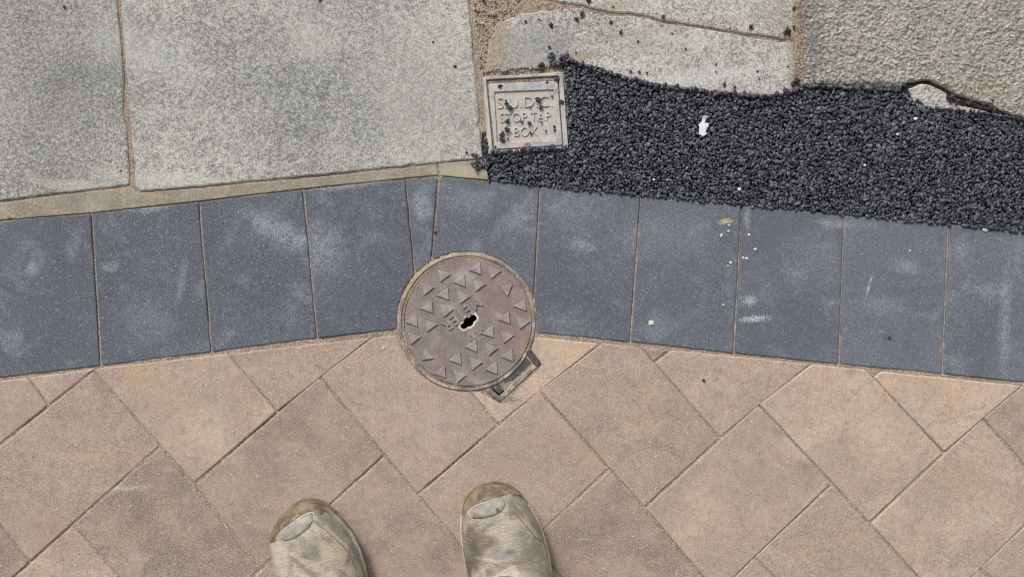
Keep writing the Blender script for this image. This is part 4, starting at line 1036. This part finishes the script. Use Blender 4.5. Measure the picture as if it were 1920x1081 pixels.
def tube_on(boot, XY, field, path, r, lift=.0005, name="stitched_trim", mat=None):
    pts_ = []
    p = np.array(path, float)
    for _ in range(3):
        q = [p[0]]
        for i in range(len(p) - 1): q += [p[i] * .75 + p[i + 1] * .25, p[i] * .25 + p[i + 1] * .75]
        q.append(p[-1]); p = np.array(q)
    c = [Vector((*XY(*a), field(*a) + lift)) for a in p]; V = []; F = []; m = 8
    for i, a in enumerate(c):
        t = (c[min(i + 1, len(c) - 1)] - c[max(i - 1, 0)]).normalized(); u = t.cross(Vector((0, 0, 1))).normalized(); v = u.cross(t)
        for k in range(m):
            an = 2 * math.pi * k / m; V.append(a + (u * math.cos(an) + v * math.sin(an) * .7) * r)
    for i in range(len(c) - 1):
        for k in range(m): F.append((i * m + k, i * m + (k + 1) % m, (i + 1) * m + (k + 1) % m, (i + 1) * m + k))
    me = mesh_from(V, F); me.polygons.foreach_set('use_smooth', [True] * len(me.polygons))
    return link(name, me, mat or m_seam, boot)
for d, r in ((0, .0019), (7, .0014), (14, .0012)):
    tube_on(b2, XY2, f2, [(900 + d * .9, 1140), (903 + d * .9, 1085), (912 + d * .8, 1062 + d * .8), (930 + d * .3, 1050 + d), (962, 1048 + d), (982 - d * .7, 1060 + d * .8), (993 - d * .9, 1082), (1003 - d * .9, 1140)], r)
    tube_on(b1, XY1, f1, [(568 + d * .9, 1160), (572 + d * .9, 1110), (580 + d * .8, 1080 + d * .8), (600 + d * .3, 1064 + d), (628, 1060 + d), (648 - d * .7, 1070 + d * .8), (660 - d * .9, 1092), (672 - d * .9, 1160)], r * .8)
for bo, XYf, ff, cx, ya, dx in ((b2, XY2, f2, 951, 1069, .22), (b1, XY1, f1, 616, 1086, .28)):
    # tongue and laces inside the throat
    V = []; F = []; m = 14; R_ = 16
    for j in range(R_ + 1):
        py = ya + j * 6; w_ = 26 * min(1, .45 + j * .12); c0 = cx + (py - ya) * dx
        for i in range(m + 1):
            px = c0 + (i / m * 2 - 1) * w_; e = math.sin(math.pi * i / m)
            V.append((*XYf(px, py), ff(px, py) + .0035 * e ** .5 * min(1, j * .6) - .0004))
    for j in range(R_):
        for i in range(m): a = j * (m + 1) + i; F.append((a, a + 1, a + m + 2, a + m + 1))
    me = mesh_from(V, F); me.polygons.foreach_set('use_smooth', [True] * len(me.polygons)); link("tongue", me, m_seam, bo)
    for j in range(5):
        py = ya + 14 + j * 17; c0 = cx + (py - ya) * dx
        tube_on(bo, XYf, lambda a, b, ff=ff: ff(a, b) + .006, [(c0 - 34, py + 4), (c0 - 12, py), (c0 + 12, py + 1), (c0 + 34, py + 6)], .0022, name="lace", mat=m_cloth)

for bo, XYf, ff, T_, a0_, a1_ in ((b1, XY1, f1, T1, 1008, 968), (b2, XY2, f2, T2, 958, 940)):
    for sd_, ys in ((-1, a0_), (1, a1_)):
        tube_on(bo, XYf, lambda a, b: .0235, side_line(T_, ys, 1240, sd_, .4)[::2], .0021, name="welt_piping")
m_dark_line = M("seam_and_crease_shade", .9, .2).done((.17, .145, .115))  # seam lines, and the painted shade of the creases
for off in (0, 6):
    if off: continue
    tube_on(b1, XY1, f1, [(a - off * .75, b + off * .6) for a, b in (Z6(700, 400), Z6(800, 480), Z6(920, 600), Z6(1010, 700), Z6(1080, 850), Z6(1130, 1000), Z6(1160, 1150))], .0006, 0, "seam", m_dark_line)
    tube_on(b2, XY2, f2, [(a - off * .75, b + off * .6) for a, b in (Z7(690, 290), Z7(760, 370), Z7(850, 480), Z7(930, 590), Z7(1010, 650), Z7(1040, 800))], .0006, 0, "seam", m_dark_line)
for q in ([Z7(380, 805), Z7(560, 800), Z7(740, 785), Z7(900, 810), Z7(1040, 800)], [Z7(560, 850), Z7(700, 832), Z7(860, 850)], [Z7(280, 830), Z7(400, 812), Z7(480, 830)], [Z7(290, 590), Z7(310, 560), Z7(330, 580)]):
    tube_on(b2, XY2, f2, q, .0006, -.0004, "crease_shade", m_dark_line)  # dark tubes stand in for the shade in the leather folds
for q in ([Z6(560, 900), Z6(700, 830), Z6(850, 790), Z6(950, 790)], [Z6(640, 960), Z6(760, 900), Z6(900, 860)], [Z6(380, 1000), Z6(470, 900), Z6(560, 860)]):
    tube_on(b1, XY1, f1, q, .0006, -.0004, "crease_shade", m_dark_line)

# trouser legs rise out of the boots behind the camera's lower edge, joined at the seat
def trousers():
    bm = bmesh.new(); sk = bm.verts.layers.skin.verify()
    h1 = Vector((*W2(650, 1262), .13)); h2 = Vector((*W2(985, 1242), .13))
    pelvis = Vector(((h1.x + h2.x) / 2, -.72, .90))
    chain = [pelvis]; 
    vp = bm.verts.new(pelvis); vp[sk].radius = (.165, .12); vp[sk].use_root = True
    vt = bm.verts.new(pelvis + Vector((0, 0, .12))); vt[sk].radius = (.16, .11); bm.edges.new((vp, vt))
    for hh, sx in ((h1, -1), (h2, 1)):
        prev = vp
        for q, r in ((pelvis + Vector((sx * .09, .0, -.09)), .09), (Vector(((pelvis.x + sx * .10 + hh.x) / 2, -.665, .50)), .075), (Vector((hh.x, hh.y - .0, .28)), .062), (hh, .066)):
            v = bm.verts.new(q); v[sk].radius = (r, r); bm.edges.new((prev, v)); prev = v
    me = bpy.data.meshes.new("trousers"); bm.to_mesh(me); bm.free()
    o = bpy.data.objects.new("trousers", me); COL.objects.link(o)
    o.modifiers.new("s", 'SKIN'); su = o.modifiers.new("d", 'SUBSURF'); su.levels = 2; su.render_levels = 2
    bpy.context.view_layer.update()
    m2 = bpy.data.meshes.new_from_object(o.evaluated_get(bpy.context.evaluated_depsgraph_get())); bpy.data.objects.remove(o)
    m2.polygons.foreach_set('use_smooth', [True] * len(m2.polygons)); m2.materials.clear()
    return link("trousers", m2, m_cloth, person)
trousers()
